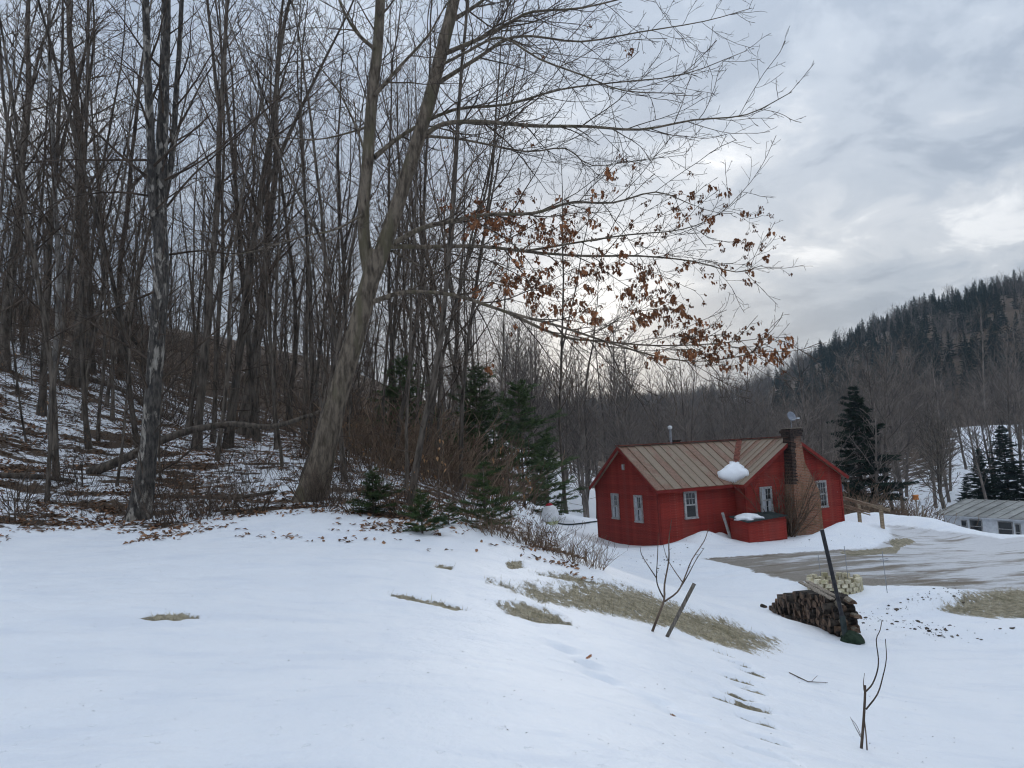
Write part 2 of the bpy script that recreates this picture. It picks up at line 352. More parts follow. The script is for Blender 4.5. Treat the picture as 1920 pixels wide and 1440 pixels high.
def z_base(X, Y):
    X = np.asarray(X, float); Y = np.asarray(Y, float); d = np.hypot(X, Y)
    w = smooth01(d, 105, 175)
    return z_rbf(X, Y) * (1 - w) + z_far(X, Y) * w
FEAT = []          # snow heaps and dents: (x, y, rx, ry, angle, height)
def z_feat(X, Y):
    o = np.zeros_like(np.asarray(X, float))
    for x, y, rx, ry, a, h in FEAT:
        m = (np.abs(X - x) < 4 * max(rx, ry)) & (np.abs(Y - y) < 4 * max(rx, ry))
        if not m.any(): continue
        dx = X[m] - x; dy = Y[m] - y; u = dx * math.cos(a) + dy * math.sin(a); v = -dx * math.sin(a) + dy * math.cos(a)
        o[m] += h * np.exp(-((u / rx) ** 2 + (v / ry) ** 2))
    return o
def zf(X, Y):
    X = np.asarray(X, float); Y = np.asarray(Y, float); d = np.hypot(X, Y)
    k = smooth01(-X + .12 * (Y - 20), 2, 9) * smooth01(Y, 14, 22)
    rough = (.06 + .30 * k) * fbm(X, Y, .55, 4, 3) * np.clip(d / 12, .35, 1) + .05 * fbm(X, Y, 2.3, 3, 9) * np.clip(d / 12, .25, 1)
    return z_base(X, Y) + rough + z_feat(X, Y)
def zat(x, y): return float(zf(np.array([x]), np.array([y]))[0])
_ts = np.geomspace(2.0, 700, 1400)
def gnd(px, py):
    d = FWD + RTC * ((px - CX) / FPX) + UPC * ((CY - py) / FPX); d = d / d[1]
    P = CAM[None] + d[None] * _ts[:, None]; h = P[:, 2] - zf(P[:, 0], P[:, 1])
    i = int(np.argmax(h < 0))
    if h[i] >= 0: return P[-1]
    a = h[i - 1] / (h[i - 1] - h[i]); q = P[i - 1] * (1 - a) + P[i] * a
    return np.array([q[0], q[1], zat(q[0], q[1])])
# heaps
def heap(px, py, rx, ry, ang, h, dz=0):
    q = gnd(px, py); return (q[0], q[1], rx, ry, ang, h)
_f = [heap(1600, 1012, 1.7, 1.0, .35, .75), heap(1560, 1018, 1.8, .8, .35, .35), heap(1640, 1000, 1.0, .7, .3, .4), heap(1320, 1018, 1.1, .7, .3, .55), heap(1275, 1030, 1.2, .6, .3, .3), heap(1352, 1012, .6, .4, .3, .35),
      heap(1700, 1140, 1.3, .5, .2, .24), heap(1780, 1125, 1.6, .6, .1, .22), heap(1680, 1180, 1.2, .45, .2, .18), heap(1800, 1190, 1.6, .4, .15, .2), heap(1900, 1195, 1.4, .4, .1, .2),
      heap(1250, 1060, 1.5, .7, .2, .28), heap(1400, 1090, 2.2, .6, -.25, .25), heap(1330, 1075, 1.6, .6, -.2, .22)]
for i, px in enumerate(range(1590, 1900, 22)):                          # ploughed ridge along the far side of the drive
    py = np.interp(px, [1590, 1670, 1780, 1880], [972, 974, 986, 1004])
    q = at(px, py, np.interp(px, [1590, 1780, 1900], [43.5, 38, 33])); _f.append((q[0], q[1], 1.2, .7, -.5, ( .18 + .08 * ((i * 7) % 5) / 4) * min(1, (1900 - px) / 90)))
FEAT += _f
_steps = [(1352, 1222), (1385, 1243), (1408, 1258), (1385, 1272), (1408, 1291), (1388, 1303), (1412, 1322), (1368, 1312), (1418, 1349), (1445, 1386), (1440, 1412), (1462, 1440), (1405, 1440), (1100, 1243), (1130, 1270), (1225, 1310), (1280, 1342), (1050, 1212)]
STEPS = [gnd(*s) for s in _steps]
FEAT += [(q[0], q[1], .22, .12, -.5, -.06) for q in STEPS] + [(q[0] + .1, q[1] + .13, .16, .08, -.5, .015) for q in STEPS]

# surface zones, drawn in plan: positive = inside, in metres
def poly_sd(X, Y, poly):
    P = np.array(poly, float); Q = np.roll(P, -1, 0); best = np.full(X.shape, 1e9); ins = np.zeros(X.shape, bool)
    for a, b in zip(P, Q):
        e = b - a; wx = X - a[0]; wy = Y - a[1]; t = np.clip((wx * e[0] + wy * e[1]) / max(e @ e, 1e-9), 0, 1)
        best = np.minimum(best, np.hypot(wx - e[0] * t, wy - e[1] * t))
        c = ((a[1] <= Y) & (b[1] > Y)) | ((b[1] <= Y) & (a[1] > Y))
        with np.errstate(divide='ignore', invalid='ignore'):
            xi = a[0] + (Y - a[1]) / (b[1] - a[1]) * e[0]
        ins ^= c & (X < xi)
    return np.where(ins, best, -best)
def plan(pp): return [gnd(x, y)[:2] for x, y in pp]
def ell(px, py, rx, ry, ang):
    q = gnd(px, py); return [(q[0] + rx * math.cos(t) * math.cos(ang) - ry * math.sin(t) * math.sin(ang), q[1] + rx * math.cos(t) * math.sin(ang) + ry * math.sin(t) * math.cos(ang)) for t in np.linspace(0, 6.28, 14)[:-1]]
GRAVEL = [plan([(1315, 1047), (1420, 1040), (1540, 1033), (1640, 1026), (1672, 1008), (1668, 988), (1640, 982), (1700, 986), (1790, 997), (1880, 1010), (1919, 1006)]) + [(27, 27), (26, 20), (17.8, 19.4)] + plan([(1850, 1108), (1760, 1098), (1650, 1097), (1540, 1094), (1440, 1078), (1395, 1063)])]
GRASS = [(plan([(925, 1092), (1010, 1098), (1100, 1090), (1180, 1098), (1235, 1118), (1300, 1145), (1370, 1165), (1445, 1195), (1455, 1208), (1400, 1222), (1310, 1196), (1250, 1172), (1120, 1148), (1010, 1128)]), .85),
         (plan([(932, 1132), (985, 1128), (1050, 1150), (1078, 1172), (1010, 1166), (955, 1150)]), .35),
         (plan([(1000, 1075), (1060, 1072), (1130, 1092), (1230, 1112), (1190, 1104), (1090, 1094)]), .4),
         (plan([(1754, 1140), (1800, 1118), (1870, 1103), (1980, 1098), (1980, 1160), (1850, 1158)]), .6),
         plan([(256, 1157), (300, 1146), (345, 1148), (380, 1156), (330, 1162), (280, 1162)]),
         plan([(716, 1112), (770, 1115), (880, 1143), (850, 1143), (760, 1123)]),
         plan([(945, 1052), (975, 1050), (985, 1064), (955, 1066)]), plan([(820, 1056), (850, 1060), (845, 1068), (815, 1062)]),
         plan([(1570, 1032), (1690, 1022), (1680, 1035), (1600, 1040)]), plan([(1665, 1012), (1700, 1006), (1720, 1014), (1680, 1026)])]
GRASS += [([(q[0] + (.2 * math.cos(t)) * .88 + .10 * math.sin(t) * .48, q[1] - (.2 * math.cos(t)) * .48 + .10 * math.sin(t) * .88) for t in np.linspace(0, 6.28, 11)[:-1]], .025) for q in STEPS[:11]]
WOODS = [plan([(-150, 1004), (0, 1004), (150, 1000), (300, 1003), (440, 990), (560, 965), (640, 972), (730, 985), (800, 1000), (850, 985), (900, 985), (960, 1005), (1010, 1028)]) + [(.2, 24), (.3, 34), (.4, 46), (0, 62), (-3, 100), (0, 200), (-200, 200), (-120, 10), (-30, 12)]]
LEAFSPILL = [plan([(430, 1000), (520, 1000), (640, 1010), (760, 1030), (870, 1020), (990, 1050), (1100, 1080), (1010, 1030), (860, 970), (560, 960)])]
def zones(X, Y, Z=None):
    def mx(polys, w):
        o = np.full(X.shape, -9.0)
        for p in polys: p, ww = p if isinstance(p, tuple) else (p, w); o = np.maximum(o, poly_sd(X, Y, p) / ww)
        return np.clip(.5 + .5 * o, 0, 1)
    d = np.hypot(X, Y)
    wood = mx(WOODS, 1.2); spill = mx(LEAFSPILL, .8)
    far = smooth01(d, 62, 130) * 1.5 * (1 - .75 * smooth01(X / np.maximum(Y, 1), .54, .60) * (1 - smooth01(d, 125, 165)))
    wood = wood * (1 + .45 * smooth01(Y, 40, 56))
    return mx(GRAVEL, .55), mx(GRASS, .10), np.maximum(np.maximum(wood, spill * .42), far)
# one ground sheet, finer near the camera and in the direction of view
th = np.r_[np.linspace(-180, -44, 56)[:-1], np.linspace(-44, 44, 441)[:-1], np.linspace(44, 180, 56)]
rr = np.r_[np.geomspace(.02, 3.6, 22)[:-1], np.geomspace(3.6, 26, 250)[:-1], np.geomspace(26, 62, 80)[:-1], np.geomspace(62, 1500, 80)]
TT, RR = np.meshgrid(np.radians(th), rr)
GX = RR * np.sin(TT); GY = RR * np.cos(TT); GZ = zf(GX, GY)
zg, zs, zl = zones(GX, GY)
GZ = GZ - .035 * smooth01(zg, .4, .6) - .03 * smooth01(zs, .4, .6)
nr, ncol = GX.shape; idx = np.arange(nr * ncol).reshape(nr, ncol)
Q = np.stack([idx[:-1, :-1], idx[:-1, 1:], idx[1:, 1:], idx[1:, :-1]], -1).reshape(-1, 4)[:, ::-1]
V = np.stack([GX, GY, GZ], -1).reshape(-1, 3)

m, t, b = newmat('ground_surface'); g = G(t); v = coords(g); M['ground'] = m
at_ = g.n('ShaderNodeAttribute', attribute_name='zone'); sp = g.n('ShaderNodeSeparateXYZ', {0: at_.outputs['Vector']})
n1 = g.noise(v, .9, 6, .62); n2 = g.noise(v, 7, 6, .65); n3 = g.noise(v, 45, 4, .7)
st = g.noise(g.map(v, (2.6, .55, 1), (0, 0, math.radians(-38))), 2.2, 7, .68)     # melt streaks down the bank
def edge(mask, nz, amp, lo=.46, hi=.54):
    return g.smooth(g.math('ADD', mask, g.math('MULTIPLY', g.math('SUBTRACT', nz, .5), amp)), lo, hi)
snow = g.mix(g.smooth(n1, .3, .7), (.815, .845, .89), (.865, .885, .915))
snow = g.mix(g.math('MULTIPLY', g.smooth(n2, .62, .8), .25), snow, (.76, .795, .85))
snow = g.mix(g.math('MULTIPLY', g.smooth(g.noise(g.map(v, (.5, 1.5, 1), (0, 0, .3)), 1.4, 6, .65), .50, .66), .5), snow, (.735, .775, .845))
speck = g.smooth(g.noise(v, 13, 3, .5), .80, .83)
snow = g.mix(g.math('MULTIPLY', speck, .7), snow, (.10, .075, .055))
gr = g.mix(g.smooth(n3, .3, .7), (.2, .175, .145), (.42, .38, .33))
ice = g.smooth(g.math('ADD', g.noise(g.map(v, (.35, 1.2, 1), (0, 0, .25)), 1.0, 6, .65), g.math('MULTIPLY', g.math('SUBTRACT', g.n('ShaderNodeSeparateXYZ', {0: v}).outputs[0], 11.5), .034)), .44, .62)
ice = g.math('MULTIPLY', ice, g.smooth(g.noise(g.map(v, (.22, 2.4, 1), (0, 0, .22)), 1.6, 7, .7), .28, .44))
gr = g.mix(g.math('MULTIPLY', ice, .92), gr, g.mix(n2, (.66, .67, .70), (.84, .85, .87)))
gr = g.mix(g.math('MULTIPLY', g.smooth(g.noise(g.map(v, (.5, 1.6, 1)), .7, 5), .52, .66), .75), gr, (.2, .155, .105))
gs = g.mix(g.smooth(n2, .35, .65), (.30, .265, .18), (.60, .53, .39)); gs = g.mix(g.smooth(n3, .35, .7), g.mix(.5, gs, (.05, .045, .025)), gs)
gs = g.mix(g.math('MULTIPLY', g.smooth(n1, .52, .68), .55), gs, (.11, .105, .045))
lf = g.mix(g.smooth(n3, .35, .65), (.05, .035, .025), (.17, .118, .08)); lf = g.mix(g.smooth(n2, .45, .7), lf, (.085, .058, .04))
lst = g.noise(g.map(v, (.5, 1.3, 1), (0, 0, math.radians(-25))), .95, 6, .62)
leafmask = g.math('ADD', g.math('MULTIPLY', sp.outputs[2], .52), g.math('MULTIPLY', g.math('SUBTRACT', g.math('ADD', g.math('MULTIPLY', lst, .74), g.math('MULTIPLY', n2, .26)), .5), 1.7))
kl = g.math('MULTIPLY', g.smooth(leafmask, .50, .58), g.smooth(sp.outputs[2], .03, .14))
kg = edge(sp.outputs[0], n2, .55, .42, .58)
ks = edge(sp.outputs[1], g.math('ADD', g.math('MULTIPLY', st, .7), g.math('MULTIPLY', n3, .3)), 1.7, .44, .60)
ks = g.math('MULTIPLY', g.math('MULTIPLY', ks, g.smooth(sp.outputs[1], .02, .25)), g.smooth(g.math('ADD', g.noise(g.map(v, (1.6, .7, 1), (0, 0, math.radians(-38))), 6.5, 5, .7), g.math('MULTIPLY', sp.outputs[1], .25)), .52, .62))
col = g.mix(kg, snow, gr); col = g.mix(ks, col, gs); col = g.mix(kl, col, lf)
t.links.new(col, b.inputs['Base Color'])
bare = g.math('MAXIMUM', g.math('MAXIMUM', kg, ks), kl)
t.links.new(g.math('ADD', g.math('MULTIPLY', bare, .3), .58), b.inputs['Roughness']); b.inputs['Specular IOR Level'].default_value = .22
n4 = g.noise(v, 3.1, 6, .6, .3); pit = g.smooth(g.noise(v, 8.5, 3, .5), .66, .74)
snow_h = g.math('SUBTRACT', g.math('MULTIPLY', n4, .55), g.math('MULTIPLY', pit, .16))
crust = g.math('ADD', g.math('ADD', g.math('MULTIPLY', n1, .9), snow_h), g.math('ADD', g.math('MULTIPLY', n2, .30), g.math('MULTIPLY', n3, .03)))
hgt = g.math('ADD', crust, g.math('ADD', g.math('MULTIPLY', g.math('MULTIPLY', bare, n3), .9), g.math('MULTIPLY', bare, -.35)))
t.links.new(g.bump(hgt, .75, .07), b.inputs['Normal'])

me = mesh_np('ground', V, Q, M['ground'], True)
ca = me.attributes.new('zone', 'FLOAT_VECTOR', 'POINT')
ca.data.foreach_set('vector', np.stack([zg, zs, zl], -1).reshape(-1, 3).astype(np.float32).ravel())
tag(link('ground', me), kind='structure')
# ------------------------------------------------------------------ red house
HOUSE = at(1240, 1019, 36); HX, HY = HOUSE[0], HOUSE[1]; HZ = 0.0; HROT = math.radians(22)
hs = empty('red_house', (HX, HY, HZ), HROT)
tag(hs, 'red clapboard cottage with rusty metal roof and tall brick chimney', 'house')
ML, MD, EV, RG = 10.1, 6.0, 2.65, 4.55            # main block length, depth, eave and ridge height
WX0, WX1, WP = 4.3, 10.1, 0.8                     # cross wing span and projection
WXM = (WX0 + WX1) / 2
BH = .118
def clapboards(wall, P0, U, N, length, zlo, zhi, span=None):
    """P0 origin, U along, N outward; span(z) gives (a, b) along U"""
    U = Vector(U); N = Vector(N); z = zlo; cache = {}
    while z < zhi - .01:
        z1 = min(z + BH, zhi); a, b = span(z + .01) if span else (0, length); a2, b2 = span(z1) if span else (0, length)
        if b - a < .12: break
        key = (round(a, 3), round(b, 3), round(a2, 3), round(b2, 3), round(z1 - z, 4))
        if key not in cache:
            mb = MB(); o = Vector((0, 0, 0)); zz = Vector((0, 0, 1)) * (z1 - z)
            mb.hexa([U * a, U * b, U * b + N * .036, U * a + N * .036], [U * a2 + zz, U * b2 + zz, U * b2 + N * .006 + zz, U * a2 + N * .006 + zz])
            cache[key] = mb.mesh('clapboard', M['red'])
        link('clapboard', cache[key], wall, loc=Vector(P0) + Vector((0, 0, z)))
        z = z1
def wall_slab(pts, name='wall'):
    n = len(pts) // 2
    return link(name, mesh('wall', pts, [list(range(n)), list(range(n, 2 * n))[::-1]] + [[i, (i + 1) % n, n + (i + 1) % n, n + i] for i in range(n)], M['red']), hs)
B = -.6
# west gable end
w = wall_slab([(0, 0, B), (0, MD, B), (0, MD, EV), (0, MD / 2, RG - .04), (0, 0, EV), (.15, 0, B), (.15, MD, B), (.15, MD, EV), (.15, MD / 2, RG - .04), (.15, 0, EV)])
def gspan(D):
    def f(z):
        if z <= EV: return (0, D)
        k = (z - EV) / (RG - EV) * D / 2; return (k, D - k)
    return f
clapboards(w, (0, MD, 0), (0, -1, 0), (-1, 0, 0), MD, B, RG - .1, gspan(MD))
# front wall of the main block
w = wall_slab([(.16, .0, B), (WX0 - .01, .0, B), (WX0 - .01, .0, EV), (.16, .0, EV), (.16, .15, B), (WX0 - .01, .15, B), (WX0 - .01, .15, EV), (.16, .15, EV)])
clapboards(w, (0.05, 0, 0), (1, 0, 0), (0, -1, 0), WX0 - .05, B, EV)
# wing side wall
w = wall_slab([(WX0, -WP, B), (WX0, .3, B), (WX0, .3, EV), (WX0, -WP, EV), (WX0 + .15, -WP, B), (WX0 + .15, .3, B), (WX0 + .15, .3, EV), (WX0 + .15, -WP, EV)])
clapboards(w, (WX0, 0, 0), (0, -1, 0), (-1, 0, 0), WP, B, EV)
# wing gable wall facing the yard
w = wall_slab([(WX0 + .16, -WP, B), (WX1, -WP, B), (WX1, -WP, EV), (WXM, -WP, RG - .04), (WX0 + .16, -WP, EV + .1), (WX0 + .16, -WP + .15, B), (WX1, -WP + .15, B), (WX1, -WP + .15, EV), (WXM, -WP + .15, RG - .04), (WX0 + .16, -WP + .15, EV + .1)])
clapboards(w, (WX0, -WP, 0), (1, 0, 0), (0, -1, 0), WX1 - WX0, B, RG - .1, gspan(WX1 - WX0))
# east and back walls
w = wall_slab([(ML - .15, -WP + .16, B), (ML - .15, MD, B), (ML - .15, MD, EV), (ML - .15, MD / 2, RG - .04), (ML - .15, -WP + .16, EV), (ML, -WP + .16, B), (ML, MD, B), (ML, MD, EV), (ML, MD / 2, RG - .04), (ML, -WP + .16, EV)])
clapboards(w, (ML, -WP, 0), (0, 1, 0), (1, 0, 0), MD + WP, B, EV)
wall_slab([(.16, MD - .15, B), (ML - .16, MD - .15, B), (ML - .16, MD - .15, EV), (.16, MD - .15, EV), (.16, MD, B), (ML - .16, MD, B), (ML - .16, MD, EV), (.16, MD, EV)])
for x, y in ((-.05, -.05), (WX0 - .05, -WP - .05), (WX1 - .04, -WP - .05), (-.05, MD - .04)):
    MB().box(x, x + .1, y, y + .1, B, EV - .02).build('corner_board', M['red_trim'], hs)
# roofs: sheet-metal panels with raised seams
def panel(par, quad, nrm, k, rib=True):
    tl, tr, brr, bl = [Vector(p) for p in quad]; n = Vector(nrm).normalized(); mb = MB(); lift = n * (.05 + .004 * (k % 3))
    mb.hexa([bl + lift - n * .02, brr + lift - n * .02, tr + lift - n * .02, tl + lift - n * .02], [bl + lift, brr + lift, tr + lift, tl + lift])
    if rib and (tl - bl).length > .3:
        s = (tr - tl).normalized() if (tr - tl).length > .01 else (brr - bl).normalized()
        a, c = bl + lift + n * .002, tl + lift + n * .002
        mb.hexa([a, a + s * .055, c + s * .055, c], [a + n * .04 + s * .01, a + n * .04 + s * .04, c + n * .04 + s * .04, c + n * .04 + s * .01])
    return mb.build('roof_panel', M['roof_tan'], par)
sl_m = (RG - EV) / (MD / 2); OH = .28
def zmain(y): return RG - abs(y - MD / 2) * sl_m
def zwing(x): return RG - abs(x - WXM) * (RG - EV) / (WXM - WX0)
def valley_y(x): return (x - WX0) * (MD / 2) / (WXM - WX0)
rm = MB().hexa([(-.25, -OH + .02, zmain(-OH) - .03), (WX0, -OH + .02, zmain(-OH) - .03), (WXM, MD / 2, RG - .03), (-.25, MD / 2, RG - .03)], [(-.25, -OH + .02, zmain(-OH) + .02), (WX0, -OH + .02, zmain(-OH) + .02), (WXM, MD / 2, RG + .02), (-.25, MD / 2, RG + .02)]).build('roof', M['red_soffit'], hs)
nm = Vector((0, -sl_m, 1)); pw = .47; x = -.28; k = 0
while x < WXM - .05:
    x1 = min(x + pw, WXM)
    def low(xx): return -OH if xx <= WX0 - .25 else max(-OH, valley_y(xx) - .02)
    panel(rm, [(x, MD / 2, zmain(MD / 2)), (x1, MD / 2, zmain(MD / 2)), (x1, low(x1), zmain(low(x1))), (x, low(x), zmain(low(x)))], nm, k); x = x1 + .002; k += 1
rb = MB().hexa([(-.25, MD / 2 + .01, RG - .03), (ML + .25, MD / 2 + .01, RG - .03), (ML + .25, MD + OH, zmain(MD + OH) - .03), (-.25, MD + OH, zmain(MD + OH) - .03)], [(-.25, MD / 2 + .01, RG + .02), (ML + .25, MD / 2 + .01, RG + .02), (ML + .25, MD + OH, zmain(MD + OH) + .02), (-.25, MD + OH, zmain(MD + OH) + .02)]).build('roof', M['roof_tan'], hs)
slw = (RG - EV) / (WXM - WX0)
rw = MB().hexa([(WX0 - OH, -WP - .3, zwing(WX0 - OH) - .03), (WXM, -WP - .3, RG - .03), (WXM, MD / 2, RG - .03), (WX0 - OH, 0, zwing(WX0 - OH) - .03)], [(WX0 - OH, -WP - .3, zwing(WX0 - OH) + .02), (WXM, -WP - .3, RG + .02), (WXM, MD / 2, RG + .02), (WX0 - OH, 0, zwing(WX0 - OH) + .02)]).build('roof', M['red_soffit'], hs)
y = -WP - .32; nw = Vector((-slw, 0, 1)); k = 1
while y < MD / 2 - .05:
    y1 = min(y + .43, MD / 2)
    def lowx(yy): return WX0 - OH if yy <= -.25 else max(WX0 - OH, WX0 + yy * (WXM - WX0) / (MD / 2) + .02)
    panel(rw, [(WXM, y1, RG), (WXM, y, RG), (lowx(y), y, zwing(lowx(y))), (lowx(y1), y1, zwing(lowx(y1)))], nw, k); y = y1 + .002; k += 1
MB().hexa([(WXM + .01, -WP - .3, RG - .03), (WX1 + OH, -WP - .3, zwing(WX1 + OH) - .03), (WX1 + OH, MD / 2, zwing(WX1 + OH) - .03), (WXM + .01, MD / 2, RG - .03)], [(WXM + .01, -WP - .3, RG + .04), (WX1 + OH, -WP - .3, zwing(WX1 + OH) + .04), (WX1 + OH, MD / 2, zwing(WX1 + OH) + .04), (WXM + .01, MD / 2, RG + .04)]).build('roof', M['roof_tan'], hs)
MB().bar((-.3, MD / 2, RG + .085), (WXM + .1, MD / 2, RG + .085), .3, .05).build('ridge_cap', M['roof_rust'], hs)
MB().bar((WXM, -WP - .33, RG + .088), (WXM, MD / 2 - .16, RG + .088), .26, .05).build('ridge_cap', M['roof_rust'], hs)
# valley flashing, rusty
va, vb = Vector((WX0 + .05, .02, EV + .13)), Vector((WXM - .12, MD / 2 - .1, RG + .06))
MB().bar(vb, va, .30, .05, up=(0, 0, 1)).build('valley_flashing', M['roof_rust'], hs)
# barge boards and fascia
for a, c in (((-.27, -OH, zmain(-OH) - .03), (-.27, MD / 2, RG - .03)), ((-.27, MD / 2, RG - .03), (-.27, MD + OH, zmain(MD + OH) - .03)), ((WX0 - OH, -WP - .31, zwing(WX0 - OH) - .03), (WXM, -WP - .31, RG - .03)), ((WXM, -WP - .31, RG - .03), (WX1 + OH, -WP - .31, zwing(WX1 + OH) - .03)), ((-.25, -OH, zmain(-OH) - .05), (WX0 - .3, -OH, zmain(-OH) - .05)), ((WX0 - OH, -WP - .3, zwing(WX0 - OH) - .05), (WX0 - OH, -.3, zwing(WX0 - OH) - .05))):
    MB().bar(a, c, .045, .15).build('barge_board', M['red_trim'], hs)
# windows
def window(P, U, N, wd, ht, rows=2, cols=3, curtain=False, lower=True):
    """P = lower-left corner on the wall, U along, N outward"""
    P, U, N = Vector(P), Vector(U), Vector(N); Z = Vector((0, 0, 1))
    wnd = MB()
    def bx(mb, u0, u1, z0, z1, n0, n1):
        mb.hexa([P + U * u0 + Z * z0 + N * n0, P + U * u1 + Z * z0 + N * n0, P + U * u1 + Z * z0 + N * n1, P + U * u0 + Z * z0 + N * n1], [P + U * u0 + Z * z1 + N * n0, P + U * u1 + Z * z1 + N * n0, P + U * u1 + Z * z1 + N * n1, P + U * u0 + Z * z1 + N * n1])
    fr = .07
    bx(wnd, -fr, wd + fr, ht, ht + fr, .0, .085); bx(wnd, -fr - .02, wd + fr + .02, -fr, 0, .0, .105)
    bx(wnd, -fr, 0, 0, ht, .0, .08); bx(wnd, wd, wd + fr, 0, ht, .0, .08)
    fo = wnd.build('window', M['white_wood'], hs)
    for half in (0, 1):
        z0, z1 = half * ht / 2, (half + 1) * ht / 2; off = .054 if half else .050
        sa = MB(); s = .035
        bx(sa, 0, s, z0, z1, off, off + .02); bx(sa, wd - s, wd, z0, z1, off, off + .02); bx(sa, s, wd - s, z0, z0 + s, off, off + .02); bx(sa, s, wd - s, z1 - s, z1, off, off + .02)
        sa.build('sash', M['white_wood'], fo)
        if half or lower:
            for c in range(1, cols):
                u = s + (wd - 2 * s) * c / cols; mm = MB(); bx(mm, u - .009, u + .009, z0 + s, z1 - s, off, off + .016); mm.build('muntin', M['white_wood'], fo)
            for r in range(1, rows):
                zz = z0 + s + (z1 - z0 - 2 * s) * r / rows; mm = MB(); bx(mm, s, wd - s, zz - .009, zz + .009, off, off + .015); mm.build('muntin', M['white_wood'], fo)
        pa = MB(); bx(pa, .005, wd - .005, z0 + .005, z1 - .005, off - .004, off + .005); pa.build('pane', M['glass'], fo)
    if curtain:
        cu = MB(); bx(cu, .03, wd * .45, .04, ht * .98, off + .006, off + .009); cu.build('curtain', M['curtain'], fo)
        cu = MB(); bx(cu, wd * .62, wd - .03, .04, ht * .55, off + .006, off + .009); cu.build('curtain', M['curtain'], fo)
window((-.02, 4.25, 1.02), (0, -1, 0), (-1, 0, 0), .56, 1.15, curtain=True)
window((-.02, 2.0, .98), (0, -1, 0), (-1, 0, 0), .58, 1.17, curtain=True)
window((1.42, -.02, 1.12), (1, 0, 0), (0, -1, 0), .56, 1.16, lower=False)
window((WX0 + .85, -WP - .02, 1.10), (1, 0, 0), (0, -1, 0), .56, 1.14, curtain=True)
window((WX1 - 1.52, -WP - .02, 1.12), (1, 0, 0), (0, -1, 0), .5, 1.2)
MB().box(-.075, 0, 2.82, 3.05, 3.42, 3.72).build('vent', M['grey_wood'], hs); MB().box(-.082, -.075, 2.86, 3.01, 3.46, 3.68).build('vent_screen', M['curtain'], hs)
# chimney on the wing gable: broad base, sloped shoulder, narrow stack
cx0, cx1, cf, cb = WXM - .60, WXM + .92, -WP - .62, -WP - .01
prof = [(B, cx0 + .02, cx1 + .10, cf - .02), (1.95, cx0 + .04, cx1 + .06, cf), (3.35, cx0 + .14, cx1 - .62, cf + .07), (4.62, cx0 + .18, cx1 - .74, cf + .08)]
mb = MB()
for (z0, a0, b0, f0), (z1, a1, b1, f1) in zip(prof[:-1], prof[1:]):
    back0 = cb if z0 < 4.0 else cb; mb.hexa([(a0, f0, z0), (b0, f0, z0), (b0, cb, z0), (a0, cb, z0)], [(a1, f1, z1), (b1, f1, z1), (b1, cb, z1), (a1, cb, z1)])
ch = mb.build('chimney', M['brick'], hs)
# soot-black courses on the shaded flank, each brick course set unevenly
rng = random.Random(4)
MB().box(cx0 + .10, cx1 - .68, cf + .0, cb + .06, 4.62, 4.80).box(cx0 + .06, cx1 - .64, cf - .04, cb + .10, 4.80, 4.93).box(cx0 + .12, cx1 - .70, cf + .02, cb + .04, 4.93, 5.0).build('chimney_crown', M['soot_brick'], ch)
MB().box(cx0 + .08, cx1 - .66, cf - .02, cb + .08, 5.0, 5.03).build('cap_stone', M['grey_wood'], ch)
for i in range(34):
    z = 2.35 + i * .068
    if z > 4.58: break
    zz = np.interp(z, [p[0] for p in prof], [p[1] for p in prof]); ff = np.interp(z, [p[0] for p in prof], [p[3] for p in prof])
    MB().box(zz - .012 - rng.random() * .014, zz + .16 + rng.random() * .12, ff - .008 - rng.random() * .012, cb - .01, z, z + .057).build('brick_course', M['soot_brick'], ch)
# stove pipe and small rear chimney
x0 = 3.15
sp_ = MB().tube([(x0, 3.4, zmain(3.4)), (x0, 3.4, RG + .82)], .065, 10).build('stove_pipe', M['grey_metal'], hs)
MB().tube([(x0, 3.4, RG + .80), (x0, 3.4, RG + .86)], .10, 10).tube([(x0, 3.4, RG + .86), (x0, 3.4, RG + .94), (x0, 3.4, RG + .99)], [.13, .12, .03], 10).build('rain_cap', M['pale_metal'], sp_)
MB().box(3.55, 3.95, 3.75, 4.15, 3.9, RG + .16).box(3.50, 4.0, 3.70, 4.2, RG + .16, RG + .22).build('rear_chimney', M['soot_brick'], hs)
# cellar bulkhead in the corner of the wing
mb = MB(); bx0, bx1, bf = WX0 - 1.0, WX0 + 1.15, -WP - 1.25
w = MB().hexa([(bx0, bf, B), (bx1, bf, B), (bx1, -WP - .03, B), (bx0, -WP - .03, B)], [(bx0, bf, .86), (bx1, bf, .98), (bx1, -WP - .03, 1.10), (bx0, -WP - .03, 1.04)]).build('bulkhead', M['red'], hs)
clapboards(w, (bx0, bf, 0), (1, 0, 0), (0, -1, 0), bx1 - bx0, B, .86)
clapboards(w, (bx0, -WP - .03, 0), (0, -1, 0), (-1, 0, 0), -WP - .03 - bf, B, .86)
MB().hexa([(bx0 - .1, bf - .1, .87), (bx1 + .05, bf - .1, .99), (bx1 + .05, -WP - .03, 1.11), (bx0 - .1, -WP - .03, 1.05)], [(bx0 - .1, bf - .1, .91), (bx1 + .05, bf - .1, 1.03), (bx1 + .05, -WP - .03, 1.15), (bx0 - .1, -WP - .03, 1.09)]).build('bulkhead_lid', M['shutter'], w)
MB().bar((bx0 - .16, -WP + .32, 1.25), (bx0 - .02, -WP - .1, -.3), .09, .09).build('downspout', M['white_wood'], hs)

